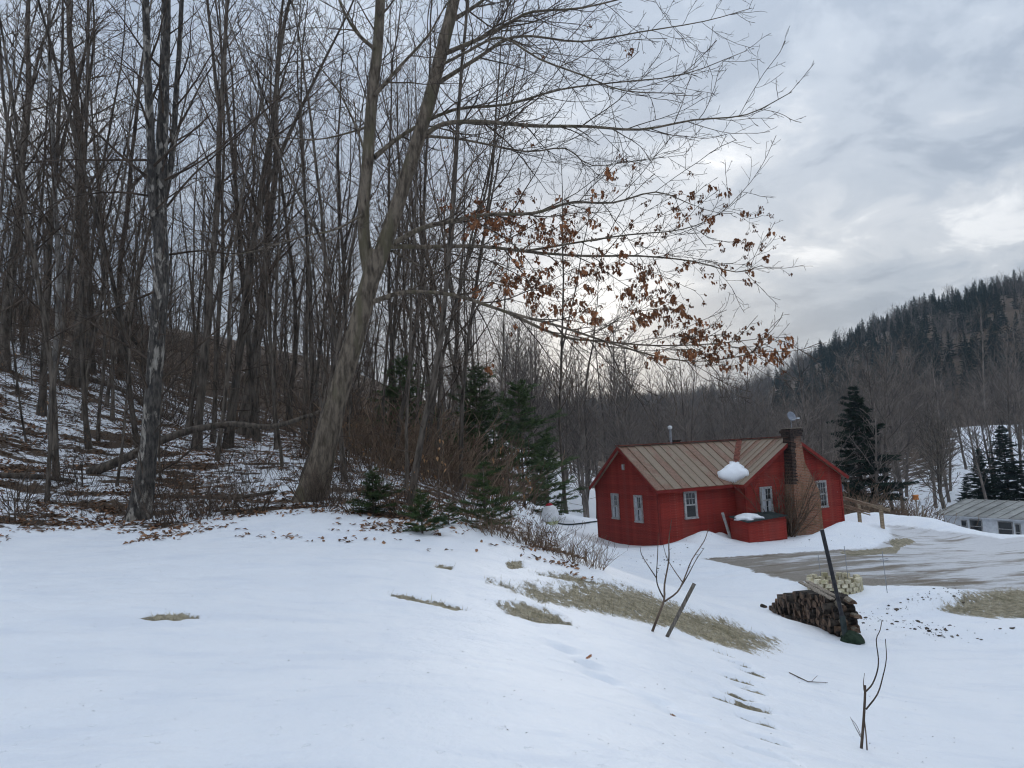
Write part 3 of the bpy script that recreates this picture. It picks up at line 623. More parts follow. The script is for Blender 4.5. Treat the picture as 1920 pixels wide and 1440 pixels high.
def blob(name, loc, rx, ry, rz, seed, mat_, rot=0, flat=.25, sub=3, lump=.25):
    import bmesh
    bm = bmesh.new(); bmesh.ops.create_icosphere(bm, subdivisions=sub, radius=1.0)
    V = np.array([v.co[:] for v in bm.verts]); n = fbm(V[:, 0] * 1.0 + V[:, 2] * .7, V[:, 1] - V[:, 2] * .6, 1.7, 3, seed)
    for v, k in zip(bm.verts, n):
        s = 1 + k * lump * 4; v.co = v.co * s
        if v.co.z < -flat: v.co.z = -flat
        v.co = Vector((v.co.x * rx, v.co.y * ry, v.co.z * rz))
    me = bpy.data.meshes.new(name); bm.to_mesh(me); bm.free(); me.materials.append(mat_)
    me.polygons.foreach_set('use_smooth', [True] * len(me.polygons))
    return link(name, me, None, loc, (0, 0, rot))
Rz = Matrix.Rotation(HROT, 4, 'Z')
def hw(x, y, z): q = Rz @ Vector((x, y, z)); return (q[0] + HX, q[1] + HY, q[2] + HZ)
# wedge of snow left in the roof valley
mb = MB(); NV = 9; top = []; vs = []; fs = []
for i in range(NV):
    s = i / (NV - 1)
    for j in range(NV):
        tq = j / (NV - 1) * 2 - 1
        wid = .10 + .62 * s + .05 * math.sin(i * 2.1)
        yy = -.22 + (1 - s) * 1.35; xx = WX0 - .2 + (1 - s) * 1.25
        X_ = xx + tq * wid * .75; Y_ = yy - tq * wid * .75 + (-.10 if s > .99 else 0) + .04 * math.sin(j * 2.3 + i)
        zr = max(zmain(Y_) if Y_ > valley_y(X_) - 3 else 0, zwing(X_)) + .08
        zr = max(min(zmain(Y_), 9), zwing(X_)) + .06 if s < .8 else max(zmain(Y_), zwing(X_)) + .06
        th_ = (.36 * (1 - tq * tq * .85) * (1 - (1 - s) ** 3) + .06) * (1 if s < .95 else .85)
        vs.append(hw(X_, Y_, zr - .04)); top.append(hw(X_, Y_, zr + th_ + .03 * math.sin(i * 1.7 + j * 2.9)))
n_ = NV * NV
for i in range(NV - 1):
    for j in range(NV - 1):
        a = i * NV + j; fs.append([n_ + a, n_ + a + 1, n_ + a + NV + 1, n_ + a + NV]); fs.append([a, a + NV, a + NV + 1, a + 1])
ring = [j for j in range(NV)] + [i * NV + NV - 1 for i in range(1, NV)] + [(NV - 1) * NV + j for j in range(NV - 2, -1, -1)] + [i * NV for i in range(NV - 2, 0, -1)]
for a, c in zip(ring, ring[1:] + ring[:1]): fs.append([a, c, n_ + c, n_ + a])
tag(link('roof_snow', mesh('roof_snow', vs + top, fs, M['snow'], True)), 'white wedge of snow left in the roof valley of the red house', 'snow', kind='stuff')
tag(blob('bulkhead_snow', hw(bx0 + .48, (bf - WP) / 2 - .05, .98), .62, .6, .2, 5, M['snow'], HROT, .25, 3, .3), 'thin cap of snow on the red cellar bulkhead', 'snow', kind='stuff')
def dish(name, loc, tilt, rz, R, label, mast):
    e = empty(name, loc, rz); tag(e, label, 'satellite dish', 'satellite dishes on the red house')
    vs = [(0, 0, 0)]; fs = []; n = 20
    for q in (1, 2, 3):
        for k in range(n):
            t_ = 2 * math.pi * k / n; r = R * q / 3; vs.append((r * math.cos(t_) * .92, -.22 * r * r / R, r * math.sin(t_)))
    for k in range(n): fs.append([0, 1 + k, 1 + (k + 1) % n])
    for q in (0, 1):
        for k in range(n): a = 1 + q * n; fs.append([a + k, a + n + k, a + n + (k + 1) % n, a + (k + 1) % n])
    r_ = link('reflector', mesh('reflector', vs, fs, M['dish'], True), e, loc=(0, 0, mast + R * .7), rot=(tilt, 0, 0))
    md = r_.modifiers.new('thick', 'SOLIDIFY'); md.thickness = .012
    MB().tube([(0, .02, 0), (0, .05, mast + R * .65)], .022, 8).build('mast', M['grey_metal'], e)
    MB().tube([(0, .0, mast + R * .05), (.02, -.42, mast + R * .2)], .014, 6).box(-.04, .09, -.52, -.40, mast + R * .14, mast + R * .42).build('feed_arm', M['pale_metal'], e)
dish('satellite_dish', hw((cx0 + cx1) / 2 - .25, (cf + cb) / 2, 5.03), -.35, .3, .25, 'small grey satellite dish mounted on top of the brick chimney', .38)
dish('satellite_dish', hw(WX1 + .18, -WP + .3, 1.35), -.25, -.7, .29, 'grey satellite dish on the far right corner of the red house', .35)
# ------------------------------------------------------------------ yard objects
def post(mb, base, top, w): return mb.bar(base, top, w, w, up=(0, 1, 0))
# wooden ramp rail beside the house
q1, q2 = at(1612, 979, 39.5), at(1655, 989, 37.0); q1[2] = zat(q1[0], q1[1]); q2[2] = zat(q2[0], q2[1])
e = empty('ramp_railing', q1); tag(e, 'weathered wooden ramp handrail sloping away from the red house', 'railing')
def loc_(P): return Vector(P) - Vector(q1)
ra, rb_ = at(1570, 931, 41.2), at(1668, 957, 36.4); rc, rd = at(1572, 944, 41.3), at(1631, 961, 38.4)
post(MB(), loc_(q1) + Vector((0, 0, -.4)), loc_(at(1609, 938, 39.5)), .14).build('post', M['rail_wood'], e)
post(MB(), loc_(q2) + Vector((0, 0, -.4)), loc_(at(1651, 947, 37.0)), .14).build('post', M['rail_wood'], e)
post(MB(), loc_(at(1577, 985, 41)), loc_(at(1574, 932, 41)), .13).build('post', M['rail_wood'], e)
MB().bar(loc_(ra), loc_(rb_), .06, .15).build('top_rail', M['rail_wood'], e)
MB().bar(loc_(rc), loc_(rd), .05, .09).build('lower_rail', M['rail_wood'], e)
MB().bar(loc_(rc) + Vector((0, 0, -.12)), loc_(rd) + Vector((0, 0, -.12)), .04, .05).build('lower_rail', M['rail_wood'], e)
# propane tank
q = gnd(1033, 984); e = empty('propane_tank', q); e.scale = (.8, .8, .78); tag(e, 'squat white propane tank with a red domed lid at the wood edge', 'tank')
pr = [(0, .10), (.05, .30), (.18, .40), (.38, .445), (.6, .44), (.8, .385), (.95, .29), (1.03, .17), (1.06, 0.02)]
mb = MB(); mb.tube([(0, 0, z) for z, r in pr], [r for z, r in pr], 24); mb.build('tank_body', M['tank'], e, True)
MB().tube([(0, 0, z) for z in (.02, .10, .2)], [.35, .385, .42], 24, cap=False).build('moss_band', M['moss'], e, True)
MB().tube([(-.03, 0, .93), (-.03, 0, 1.05), (-.03, 0, 1.12), (-.03, 0, 1.15)], [.20, .19, .13, .02], 14).build('lid', M['tank_red'], e, True)
a_, b_ = gnd(1047, 983), gnd(1119, 979)
n = 7; pts = [a_ + (b_ - a_) * i / (n - 1) for i in range(n)]; pts = [(p[0], p[1], zat(p[0], p[1]) + .05) for p in pts]
tag(MB().tube(pts, .045, 6).build('gas_pipe', M['shutter']), 'long thin dark pipe lying on snow between tank and red house', 'pipe')
# firewood stack: every log a thing
rng = random.Random(11)
def log_mesh(kind, r, L, seed):
    rg = random.Random(seed); mb = MB(); n = 10
    if kind == 'round':
        ang = [1 + rg.uniform(-.1, .1) for _ in range(n)]; prof = [(math.cos(2 * math.pi * k / n) * r * ang[k], math.sin(2 * math.pi * k / n) * r * ang[k]) for k in range(n)]
    elif kind == 'half':
        prof = [(r * math.cos(t) * 1.1, r * (math.sin(t) * 1.1 - .4)) for t in np.linspace(0, math.pi, 7)]
    else:
        prof = [(-r, -r * .55), (r * .2, -r * .75), (r * 1.05, -r * .1), (r * .5, r * .75), (-r * .5, r * .7)]
    n = len(prof)
    rings = [(-L / 2, .97), (-L / 2 + .01, 1.0), (0, 1 + rg.uniform(-.04, .05)), (L / 2 - .01, 1.0), (L / 2, .97)]
    for y, s in rings: mb.v += [(p[0] * s, y, p[1] * s) for p in prof]
    for i in range(len(rings) - 1):
        for k in range(n): mb.f.append([i * n + k, i * n + (k + 1) % n, (i + 1) * n + (k + 1) % n, (i + 1) * n + k]); mb.m.append(0 if kind == 'round' or k < n - 2 else 1)
    mb.f.append(list(range(n))[::-1]); mb.m.append(1); mb.f.append([(len(rings) - 1) * n + k for k in range(n)]); mb.m.append(1)
    return mb.mesh('firewood_log', [M['log_bark'], M['log_end']])
LV = [log_mesh(k, .085, .48, i) for i, k in enumerate(['round', 'round', 'half', 'round', 'round', 'wedge'])]
PALE = [log_mesh('round', .075, .55, 31), log_mesh('half', .08, .55, 32)]
for me_ in PALE: me_.materials[0] = M['log_pale']
pr_, pl_ = gnd(1578, 1194), gnd(1458, 1146)
pdir = np.array([pr_[0] - pl_[0], pr_[1] - pl_[1]]); plen = float(np.hypot(*pdir)); pdir /= plen; pang = math.atan2(pdir[1], pdir[0])
pn = np.array([-pdir[1], pdir[0]])
step = .150; ncolm = int((plen + .2) / step)
for lay in range(9):
    for i in range(ncolm + 1):
        s = i * step + (step / 2 if lay % 2 else 0) - .05; hmax = np.interp(s / plen, [0, .10, .32, .75, 1.02], [.12, .38, .70, .80, .70])
        z = .07 + lay * .132
        if z > hmax or s > plen + .08: continue
        right = s > plen - .32
        j1, j2 = rng.uniform(-.05, .05), rng.uniform(-.012, .012)
        P = np.array([pl_[0], pl_[1]]) + pdir * s + pn * (.10 + j1)
        o = link('firewood_log', LV[rng.randrange(6)], None, (P[0], P[1], zat(pl_[0] + pdir[0] * s, pl_[1] + pdir[1] * s) + z - .03 + j2), (rng.uniform(-.06, .06), rng.uniform(0, 6.28), pang + rng.uniform(-.12, .12)), (rng.uniform(.75, 1.3),) * 3)
        tag(o, 'dark firewood log in the %s of the stack, %s' % ('bottom layers' if lay < 2 else ('middle layers' if lay < 4 else 'top layers'), 'at its low tapering end' if s < plen * .33 else ('halfway along' if s < plen * .7 else 'close to the black pole')), 'log', 'dark logs of the firewood stack')
for lay in range(6):                                    # pale crosswise logs that hold up the end of the stack
    P = np.array([pl_[0], pl_[1]]) + pdir * (plen + .02) + pn * (.02 + .22 * (lay % 2)); z = zat(P[0], P[1]) + .08 + lay * .142
    o = link('firewood_log', PALE[lay % 2], None, (P[0], P[1], z), (rng.uniform(-.05, .05), rng.uniform(-.3, .3), pang + math.pi / 2 + rng.uniform(-.15, .15)), (1, rng.uniform(.75, 1.05), 1))
    o.rotation_euler = (0, rng.uniform(-.3, .3), pang + math.pi / 2 + rng.uniform(-.15, .15))
    tag(o, 'pale crosswise log at the end of the firewood stack by the black pole', 'log', 'pale crossed logs ending the firewood stack')
tag(link('firewood_log', LV[0], None, gnd(1432, 1139) + np.array([0, 0, .03]), (.2, .3, .6), (.6, .35, .6)), 'small dark chunk of wood on the snow beyond the stack tip', 'log')
for i, (a, c) in enumerate((((1500, 1091), (1562, 1124)), ((1513, 1090), (1572, 1121)))):
    Ya = pr_[1] + .25 + .1 * i
    A, Bq = at(a[0], a[1], Ya + .9), at(c[0], c[1], Ya)
    tag(MB().bar(A, Bq, .11, .03).build('board', M['grey_wood']), ['grey board on the woodpile, the outer one of two, nearer the dark logs', 'grey board on the woodpile, the inner one of two, nearer the stone ring'][i], 'board', 'boards leaning on the firewood')
pb = gnd(1590, 1203); pt = at(1541, 993, pb[1] - .05)
e = empty('leaning_pole', pb); tag(e, 'tall black pole leaning against the end of the firewood stack', 'pole')
MB().tube([Vector(pt) * 0 + (Vector(pb) * .78 + Vector(pt) * .22 - Vector(pb)), Vector(pt) - Vector(pb)], .042, 10).build('upper_tube', M['black_metal'], e)
MB().tube([Vector((0, 0, -.3)), Vector(pb) * .77 + Vector(pt) * .23 - Vector(pb)], .06, 10).build('lower_sleeve', M['shutter'], e)
tag(blob('net_bundle', np.array(pb) + (.05, -.05, .03), .22, .17, .16, 8, M['net'], .3, .3, 3, .35), 'dark green crumpled net at the foot of the black pole', 'net')
# round stone fire pit
q = gnd(1580, 1112); FR = .70; qc = q + np.array([0, .55, 0]); qc[2] = zat(qc[0], qc[1])
e = empty('fire_pit', qc); tag(e, 'round fire pit ring of tan stone blocks beside the firewood', 'fire pit')
bk = []
for s_ in range(3):
    rg = random.Random(s_ + 5); mb = MB(); jit = lambda: rg.uniform(-.006, .006)
    bb = [(-.085 + jit(), -.075, jit()), (.085 + jit(), -.075, jit()), (.075, .075, 0), (-.075, .075, 0)]
    mb.hexa(bb, [(x + jit(), y + jit(), .105 + jit()) for x, y, z in bb]); bk.append(mb.mesh('block', M['stone']))
rng = random.Random(3)
for lay in range(4):
    nb = 21
    for k in range(nb):
        if lay == 3 and k % 5 in (1, 4): continue
        a = 2 * math.pi * (k + .5 * (lay % 2)) / nb; r = FR + rng.uniform(-.012, .012)
        link('block', bk[rng.randrange(3)], e, (r * math.sin(a), -r * math.cos(a), -.08 + lay * .112), (0, 0, a + rng.uniform(-.06, .06)), (1.0, 1, 1))
blob('ash_bed', (0, 0, -.02), FR - .1, FR - .1, .15, 12, M['ash'], 0, .2).parent = e
# thin metal garden stakes
for px, py, hpx, cross, lab in ((1664, 1112, 76, True, 'thin metal garden stake with a small crosspiece, nearest the dirty snow heap'), (1592, 1098, 72, False, 'thin plain metal garden stake standing behind the stone fire pit'), (1541, 1092, 50, False, 'faint thin metal stake standing beside the black pole')):
    q = gnd(px, py); h = hpx * q[1] / FPX; e = empty('garden_stake', q); tag(e, lab, 'stake', 'thin garden stakes in the yard')
    MB().tube([(0, 0, -.2), (-.04, 0, h)], .010, 5).build('rod', M['grey_metal'], e)
    if cross: MB().tube([(-.13, 0, h * .80), (.11, 0, h * .82)], .008, 5).tube([(-.1, 0, h * .76), (.12, 0, h * .78)], .008, 5).build('crosspiece', M['grey_metal'], e)
# bird boxes by the brush
for px, py, mm, lab in ((1717, 934, 'orange', 'small orange box on a thin post at the brush edge'), (1729, 944, 'cottage', 'small white box on a thin post at the brush edge')):
    P = at(px, py, 46); g0 = zat(P[0], P[1]); e = empty('bird_box', (P[0], P[1], g0)); tag(e, lab, 'bird box')
    hh_ = P[2] - g0
    MB().bar((0, 0, -.3), (0, 0, hh_), .07, .07, up=(0, 1, 0)).build('post', M['grey_wood'], e)
    MB().box(-.12, .12, -.1, .1, hh_ - .1, hh_ + .12).build('box', M[mm], e); MB().hexa([(-.15, -.14, hh_ + .12), (.15, -.14, hh_ + .12), (.15, .14, hh_ + .12), (-.15, .14, hh_ + .12)], [(-.14, -.02, hh_ + .2), (.14, -.02, hh_ + .2), (.14, .02, hh_ + .2), (-.14, .02, hh_ + .2)]).build('lid', M[mm], e)
# white cottage beyond the drive
P = at(1770, 964, 60); e = empty('white_cottage', (P[0], P[1], P[2] - 2.25), math.radians(-68)); tag(e, 'low white cottage with pale metal roof below the driveway', 'house')
L_, D_, E_, R_ = 13.0, 6.4, 2.35, 3.12
def cbox(*a, name='wall', m_='cottage'): return MB().box(*a).build(name, M[m_], e)
cbox(0, L_, 0, .2, -1, E_); cbox(0, L_, D_ - .2, D_, -1, E_)
link('wall', mesh('wall', [(0, .2, -1), (0, D_ - .2, -1), (0, D_ - .2, E_), (0, D_ / 2, R_ - .15), (0, .2, E_), (.2, .2, -1), (.2, D_ - .2, -1), (.2, D_ - .2, E_), (.2, D_ / 2, R_ - .15), (.2, .2, E_)], [[0, 1, 2, 3, 4], [9, 8, 7, 6, 5], [0, 5, 6, 1], [1, 6, 7, 2], [2, 7, 8, 3], [3, 8, 9, 4], [4, 9, 5, 0]], M['cottage']), e)
slc = (R_ - E_) / (D_ / 2)
def zc(y): return R_ - abs(y - D_ / 2) * slc
cr = MB().hexa([(-.5, -.5, zc(-.5) - .06), (L_ + .5, -.5, zc(-.5) - .06), (L_ + .5, D_ / 2, R_ - .06), (-.5, D_ / 2, R_ - .06)], [(-.5, -.5, zc(-.5)), (L_ + .5, -.5, zc(-.5)), (L_ + .5, D_ / 2, R_), (-.5, D_ / 2, R_)]).build('roof', M['cottage'], e)
MB().hexa([(-.5, D_ / 2 + .01, R_ - .06), (L_ + .5, D_ / 2 + .01, R_ - .06), (L_ + .5, D_ + .5, zc(D_ + .5) - .06), (-.5, D_ + .5, zc(D_ + .5) - .06)], [(-.5, D_ / 2 + .01, R_), (L_ + .5, D_ / 2 + .01, R_), (L_ + .5, D_ + .5, zc(D_ + .5)), (-.5, D_ + .5, zc(D_ + .5))]).build('roof', M['cottage_roof'], e)
x = -.5
while x < L_ + .4:
    x1 = x + .86; n_v = Vector((0, -slc, 1)).normalized()
    a, b2, c2, d2 = Vector((x, -.52, zc(-.52))), Vector((x1 - .01, -.52, zc(-.52))), Vector((x1 - .01, D_ / 2, R_)), Vector((x, D_ / 2, R_))
    mb = MB().hexa([p + n_v * .01 for p in (a, b2, c2, d2)], [p + n_v * .04 for p in (a, b2, c2, d2)])
    s_ = Vector((.07, 0, 0)); mb.hexa([a + n_v * .042, a + s_ + n_v * .042, d2 + s_ + n_v * .042, d2 + n_v * .042], [a + n_v * .10, a + s_ + n_v * .10, d2 + s_ + n_v * .10, d2 + n_v * .10])
    mb.build('roof_panel', M['cottage_roof'], cr); x = x1
MB().tube([(5.6, 1.6, zc(1.6)), (5.6, 1.6, zc(1.6) + .5)], .06, 8).build('vent_pipe', M['grey_metal'], e)
for x0, x1, z0, z1 in ((1.4, 1.9, 1.0, 1.9), (2.1, 3.1, 1.0, 2.0), (4.3, 5.4, .9, 2.0), (5.55, 5.95, .7, 1.9), (7.9, 8.4, .5, 1.9)):
    wn_ = cbox(x0, x1, -.05, -.001, z0, z1, name='window', m_='white_wood')
    MB().box(x0 + .07, x1 - .07, -.065, -.05, z0 + .07, (z0 + z1) / 2 - .03).build('pane', M['glass'], wn_); MB().box(x0 + .07, x1 - .07, -.065, -.05, (z0 + z1) / 2 + .03, z1 - .07).build('pane', M['glass'], wn_)
cbox(6.5, 7.5, -.06, -.001, -.6, 2.0, name='door', m_='shutter')
# projecting gable wing of the cottage
gx0, gx1, gf = 8.0, 13.2, -1.2; gm = (gx0 + gx1) / 2; gr_ = 2.95
link('wall', mesh('wall', [(gx0, gf, -1), (gx1, gf, -1), (gx1, gf, E_), (gm, gf, gr_), (gx0, gf, E_), (gx0, -.01, -1), (gx1, -.01, -1), (gx1, -.01, E_), (gm, -.01, gr_), (gx0, -.01, E_)], [[0, 1, 2, 3, 4], [9, 8, 7, 6, 5], [0, 5, 6, 1], [1, 6, 7, 2], [4, 9, 5, 0]], M['cottage']), e)
for sgn in (-1, 1):
    o_ = gm + sgn * (gm - gx0 + .45); zo = E_ - .25
    MB().hexa([(gm, gf - .4, gr_ + .02), (o_, gf - .4, zo), (o_, 2.6, zo), (gm, 2.6, gr_ + .02)], [(gm, gf - .4, gr_ + .1), (o_, gf - .4, zo + .08), (o_, 2.6, zo + .08), (gm, 2.6, gr_ + .1)]).build('roof', M['cottage_roof'], e)
for x0 in (9.6, 10.6):
    wn_ = cbox(x0, x0 + .6, gf - .05, gf - .001, .7, 1.9, name='window', m_='white_wood'); MB().box(x0 + .06, x0 + .54, gf - .065, gf - .05, .76, 1.84).build('pane', M['glass'], wn_)
    cbox(x0 - .28, x0 - .04, gf - .04, gf - .001, .7, 1.9, name='shutter', m_='shutter')
# ------------------------------------------------------------------ trees and shrubs
def vadd(a, b, k=1.0): return (a[0] + b[0] * k, a[1] + b[1] * k, a[2] + b[2] * k)
def vnorm(a):
    l = math.sqrt(a[0] * a[0] + a[1] * a[1] + a[2] * a[2]) or 1e-9; return (a[0] / l, a[1] / l, a[2] / l)
def perp(d, ang):
    r = (0.0, 0.0, 1.0) if abs(d[2]) < .9 else (1.0, 0.0, 0.0)
    a = vnorm((d[1] * r[2] - d[2] * r[1], d[2] * r[0] - d[0] * r[2], d[0] * r[1] - d[1] * r[0]))
    b = (d[1] * a[2] - d[2] * a[1], d[2] * a[0] - d[0] * a[2], d[0] * a[1] - d[1] * a[0])
    c, s = math.cos(ang), math.sin(ang); return (a[0] * c + b[0] * s, a[1] * c + b[1] * s, a[2] * c + b[2] * s)
def path(rg, p, d, L, n, wob, trop):
    pts = [p]; h = L / n; u = rg.uniform
    for i in range(n):
        d = vnorm((d[0] + u(-wob, wob), d[1] + u(-wob, wob), d[2] + u(-wob, wob) + trop)); p = vadd(p, d, h); pts.append(p)
    return pts
def sample(pts, rad, t):
    f = t * (len(pts) - 1); i = min(int(f), len(pts) - 2); k = f - i
    p = tuple(pts[i][j] * (1 - k) + pts[i + 1][j] * k for j in range(3)); d = vnorm(vadd(pts[i + 1], pts[i], -1)); return p, d, rad[i] * (1 - k) + rad[i + 1] * k
def plen_(pts): return sum(math.dist(a, b) for a, b in zip(pts[:-1], pts[1:]))
def kids(rg, out, pts, rad, lev, spec, tips=None):
    """spec[lev] = (per metre, t0, angle lo, angle hi, length lo, hi, n, wobble, lift, radius ratio, min radius)"""
    if lev >= len(spec): return
    dens, t0, a0, a1, l0, l1, n, wob, trop, rr_, rmin = spec[lev]
    L = plen_(pts); num = dens * L * (1 - t0); num = int(num) + (rg.random() < num - int(num)); az = rg.uniform(0, 6.28)
    for i in range(num):
        t = t0 + (1 - t0) * (i + rg.random()) / max(num, 1); t = min(t, .995)
        p, d, r = sample(pts, rad, t); az += 2.4 + rg.uniform(-.5, .5); an = rg.uniform(a0, a1); q = perp(d, az)
        dd = vnorm((d[0] * math.cos(an) + q[0] * math.sin(an), d[1] * math.cos(an) + q[1] * math.sin(an), d[2] * math.cos(an) + q[2] * math.sin(an)))
        l = rg.uniform(l0, l1) * (1 - .55 * t) * (L if lev else 1.0)
        if l < .05: continue
        cp = path(rg, p, dd, l, n, wob, trop); r0 = max(rmin, min(r * rr_, .014 * l + .003)); cr_ = [max(rmin, r0 * (1 - .8 * k / n)) for k in range(n + 1)]
        out.setdefault(lev + 1, []).append((cp, cr_))
        if tips is not None and lev + 1 >= len(spec) - 1: tips.append((cp[-1], cp[-2]))
        kids(rg, out, cp, cr_, lev + 1, spec, tips)
def tubes(brs, sides, seed=0):
    """list of (points, radii) -> numpy verts, quads; branches grouped by point count"""
    Vs, Qs, base = [], [], 0; groups = {}
    for b in brs: groups.setdefault(len(b[0]), []).append(b)
    ang = np.arange(sides) * 2 * np.pi / sides
    for n, bs in groups.items():
        P = np.array([b[0] for b in bs], float); R = np.array([b[1] for b in bs], float)
        T = np.empty_like(P); T[:, 1:-1] = P[:, 2:] - P[:, :-2]; T[:, 0] = P[:, 1] - P[:, 0]; T[:, -1] = P[:, -1] - P[:, -2]
        T /= np.linalg.norm(T, axis=2, keepdims=True) + 1e-9
        mT = T.mean(1); ref = np.where(np.abs(mT[:, 2:3]) < .8, np.array([[0., 0, 1]]), np.array([[1., 0, 0]]))[:, None, :]
        A = np.cross(T, np.broadcast_to(ref, T.shape)); A /= np.linalg.norm(A, axis=2, keepdims=True) + 1e-9; Bn = np.cross(T, A)
        ring = P[:, :, None] + R[:, :, None, None] * (A[:, :, None] * np.cos(ang)[None, None, :, None] + Bn[:, :, None] * np.sin(ang)[None, None, :, None])
        Vs.append(ring.reshape(-1, 3)); nb = len(bs)
        I = base + np.arange(nb * n * sides).reshape(nb, n, sides); J = np.roll(I, -1, 2)
        Qs.append(np.stack([I[:, :-1], J[:, :-1], J[:, 1:], I[:, 1:]], -1).reshape(-1, 4)); base += nb * n * sides
    return np.vstack(Vs), np.vstack(Qs)
def trunk_mesh(name, stems, mat_, sides=14, seed=1, rough=.10):
    V, Qd = tubes(stems, sides)
    k = 0
    out = []
    for pts, rad in stems: pass
    # uneven bark outline
    n = fbm(V[:, 0] * 3 + V[:, 2] * .9, V[:, 1] * 3 - V[:, 2] * .7, 1.4, 3, seed)
    ctr = np.concatenate([np.repeat(np.array(p, float), sides, 0) for nn in sorted({len(s[0]) for s in stems}, key=[len(s[0]) for s in stems].index) for p in [np.vstack([s[0] for s in stems if len(s[0]) == nn])]])
    V = ctr + (V - ctr) * (1 + n[:, None] * rough * 4)
    return mesh_np(name, V, Qd, mat_, True)
def branch_mesh(name, out, mat_):
    Vs, Qs, b = [], [], 0
    for lev, brs in out.items():
        if not brs: continue
        V, Qd = tubes(brs, 5 if lev <= 1 else 3); Vs.append(V); Qs.append(Qd + b); b += len(V)
    return mesh_np(name, np.vstack(Vs), np.vstack(Qs), mat_, True)
def flare(pts, rad, k=.55, over=.9):
    z0 = pts[0][2]; return [r * (1 + k * math.exp(-(p[2] - z0) / over * 3)) for p, r in zip(pts, rad)]
def stem_path(rg, H, n, wob, lean=(0, 0)):
    p = (0, 0, -.4); pts = [p]; dx = dy = 0
    for i in range(1, n + 1):
        dx += rg.uniform(-wob, wob); dy += rg.uniform(-wob, wob); dx *= .85; dy *= .85
        p = (p[0] + dx + lean[0] * H / n, p[1] + dy + lean[1] * H / n, -.4 + (H + .4) * i / n); pts.append(p)
    return pts
def forest_tree(seed, H, r, t0=.3, nb=1.5, fork=False, fine=1.0, lower=True, spread=1.0, thin=1.0):
    """trunk + crown meshes of one bare woodland tree"""
    rg = random.Random(seed); pts = stem_path(rg, H, 16, .10); rad = [r * (1 - .93 * (i / 16) ** 1.1) + .004 for i in range(17)]
    stems = [(pts, flare(pts, rad))]; out = {}
    if fork:
        k = rg.randint(5, 8); p = pts[k]; d = vnorm((rg.uniform(-.35, .35), rg.uniform(-.35, .35), 1)); L = H - p[2]
        q = path(rg, p, d, L, 16, .05, .05); stems.append((q, [rad[k] * .75 * (1 - .93 * i / 16) + .004 for i in range(17)]))
    spec = [(nb * 1.25, t0, .55, 1.1, 2.0 * spread, 4.6 * spread, 7, .14, .06, .40, .009), (2.5 * fine, .12, .5, 1.0, .28, .52, 5, .17, .04, .55, .006 * thin), (3.6 * fine, .12, .5, 1.0, .3, .6, 3, .18, .03, .6, .0045 * thin)]
    for s, rd in stems: kids(rg, out, s, rd, 0, spec)
    if lower:                                            # thin dead side branches below the crown
        low = [(2.2, .08, 1.0, 1.5, 1.0, 2.6, 5, .16, .01, .16, .006), (3.2 * fine, .15, .6, 1.1, .25, .5, 3, .2, .02, .6, .005)]
        kids(rg, out, pts[:8], rad[:8], 0, low)
    return trunk_mesh('trunk', stems, M['bark'], 12, seed), branch_mesh('crown', out, M['twig'])
def put_tree(name, meshes, loc, rz=0, lean=None, sc=(1, 1, 1), label=None, cat='tree', group=None):
    e = empty(name, loc); e.scale = sc
    if lean is not None: e.rotation_mode = 'QUATERNION'; e.rotation_quaternion = Vector((0, 0, 1)).rotation_difference(Vector(lean).normalized()) @ Matrix.Rotation(rz, 4, 'Z').to_quaternion()
    else: e.rotation_euler = (0, 0, rz)
    for nm, me in zip(('trunk', 'crown', 'leaves'), meshes): link(nm, me, e)
    return tag(e, label, cat, group)

THICK = [forest_tree(100 + i, 21 + i % 3, .132, .28, 1.7, fork=(i % 2 == 0), fine=1.2) for i in range(3)]
MID = [forest_tree(200 + i, 18 + i % 4, .083, .28, 1.8, fork=(i == 2), fine=1.15) for i in range(4)]
SLIM = [forest_tree(300 + i, 10 + i % 3 * 2, .036, .15, 2.6, fine=1.1, spread=.55) for i in range(4)]
THICK_D = [forest_tree(130 + i, 21, .14, .28, 1.3, fine=.7, thin=1.35) for i in range(2)]       # for the depth of the wood
MID_D = [forest_tree(230 + i, 18 + i % 4, .085, .28, 1.3, fine=.75, thin=1.35) for i in range(4)]
SLIM_D = [forest_tree(330 + i, 10 + i * 2, .037, .15, 1.8, fine=.75, spread=.55, thin=1.35) for i in range(3)]

# ---- the leaning oak with two stems, limbs traced in space
rg = random.Random(77)
OY = gnd(588, 935)[1]
def P3(pts): return [tuple(at(p[0], p[1], OY + p[2])) for p in pts]
def dens(pts, rad, m=3):
    """round a traced limb with Catmull-Rom"""
    P = [np.array(p) for p in pts]; P = [2 * P[0] - P[1]] + P + [2 * P[-1] - P[-2]]; o, r = [], []
    for i in range(1, len(P) - 2):
        for k in range(m):
            t = k / m; a, b, c, d = P[i - 1:i + 3]
            o.append(tuple(.5 * (2 * b + (c - a) * t + (2 * a - 5 * b + 4 * c - d) * t * t + (3 * b - a - 3 * c + d) * t ** 3))); r.append(rad[i - 1] * (1 - t) + rad[i] * t)
    o.append(tuple(P[-2])); r.append(rad[-1]); return o, r
pxr = OY / FPX
def limb(pp, w0, w1):
    n = len(pp); w0 *= .68; w1 = min(w1, 3) * .45; return dens(P3(pp), [(w0 + (w1 - w0) * (i / (n - 1)) ** .7) / 2 * pxr for i in range(n)], 3)
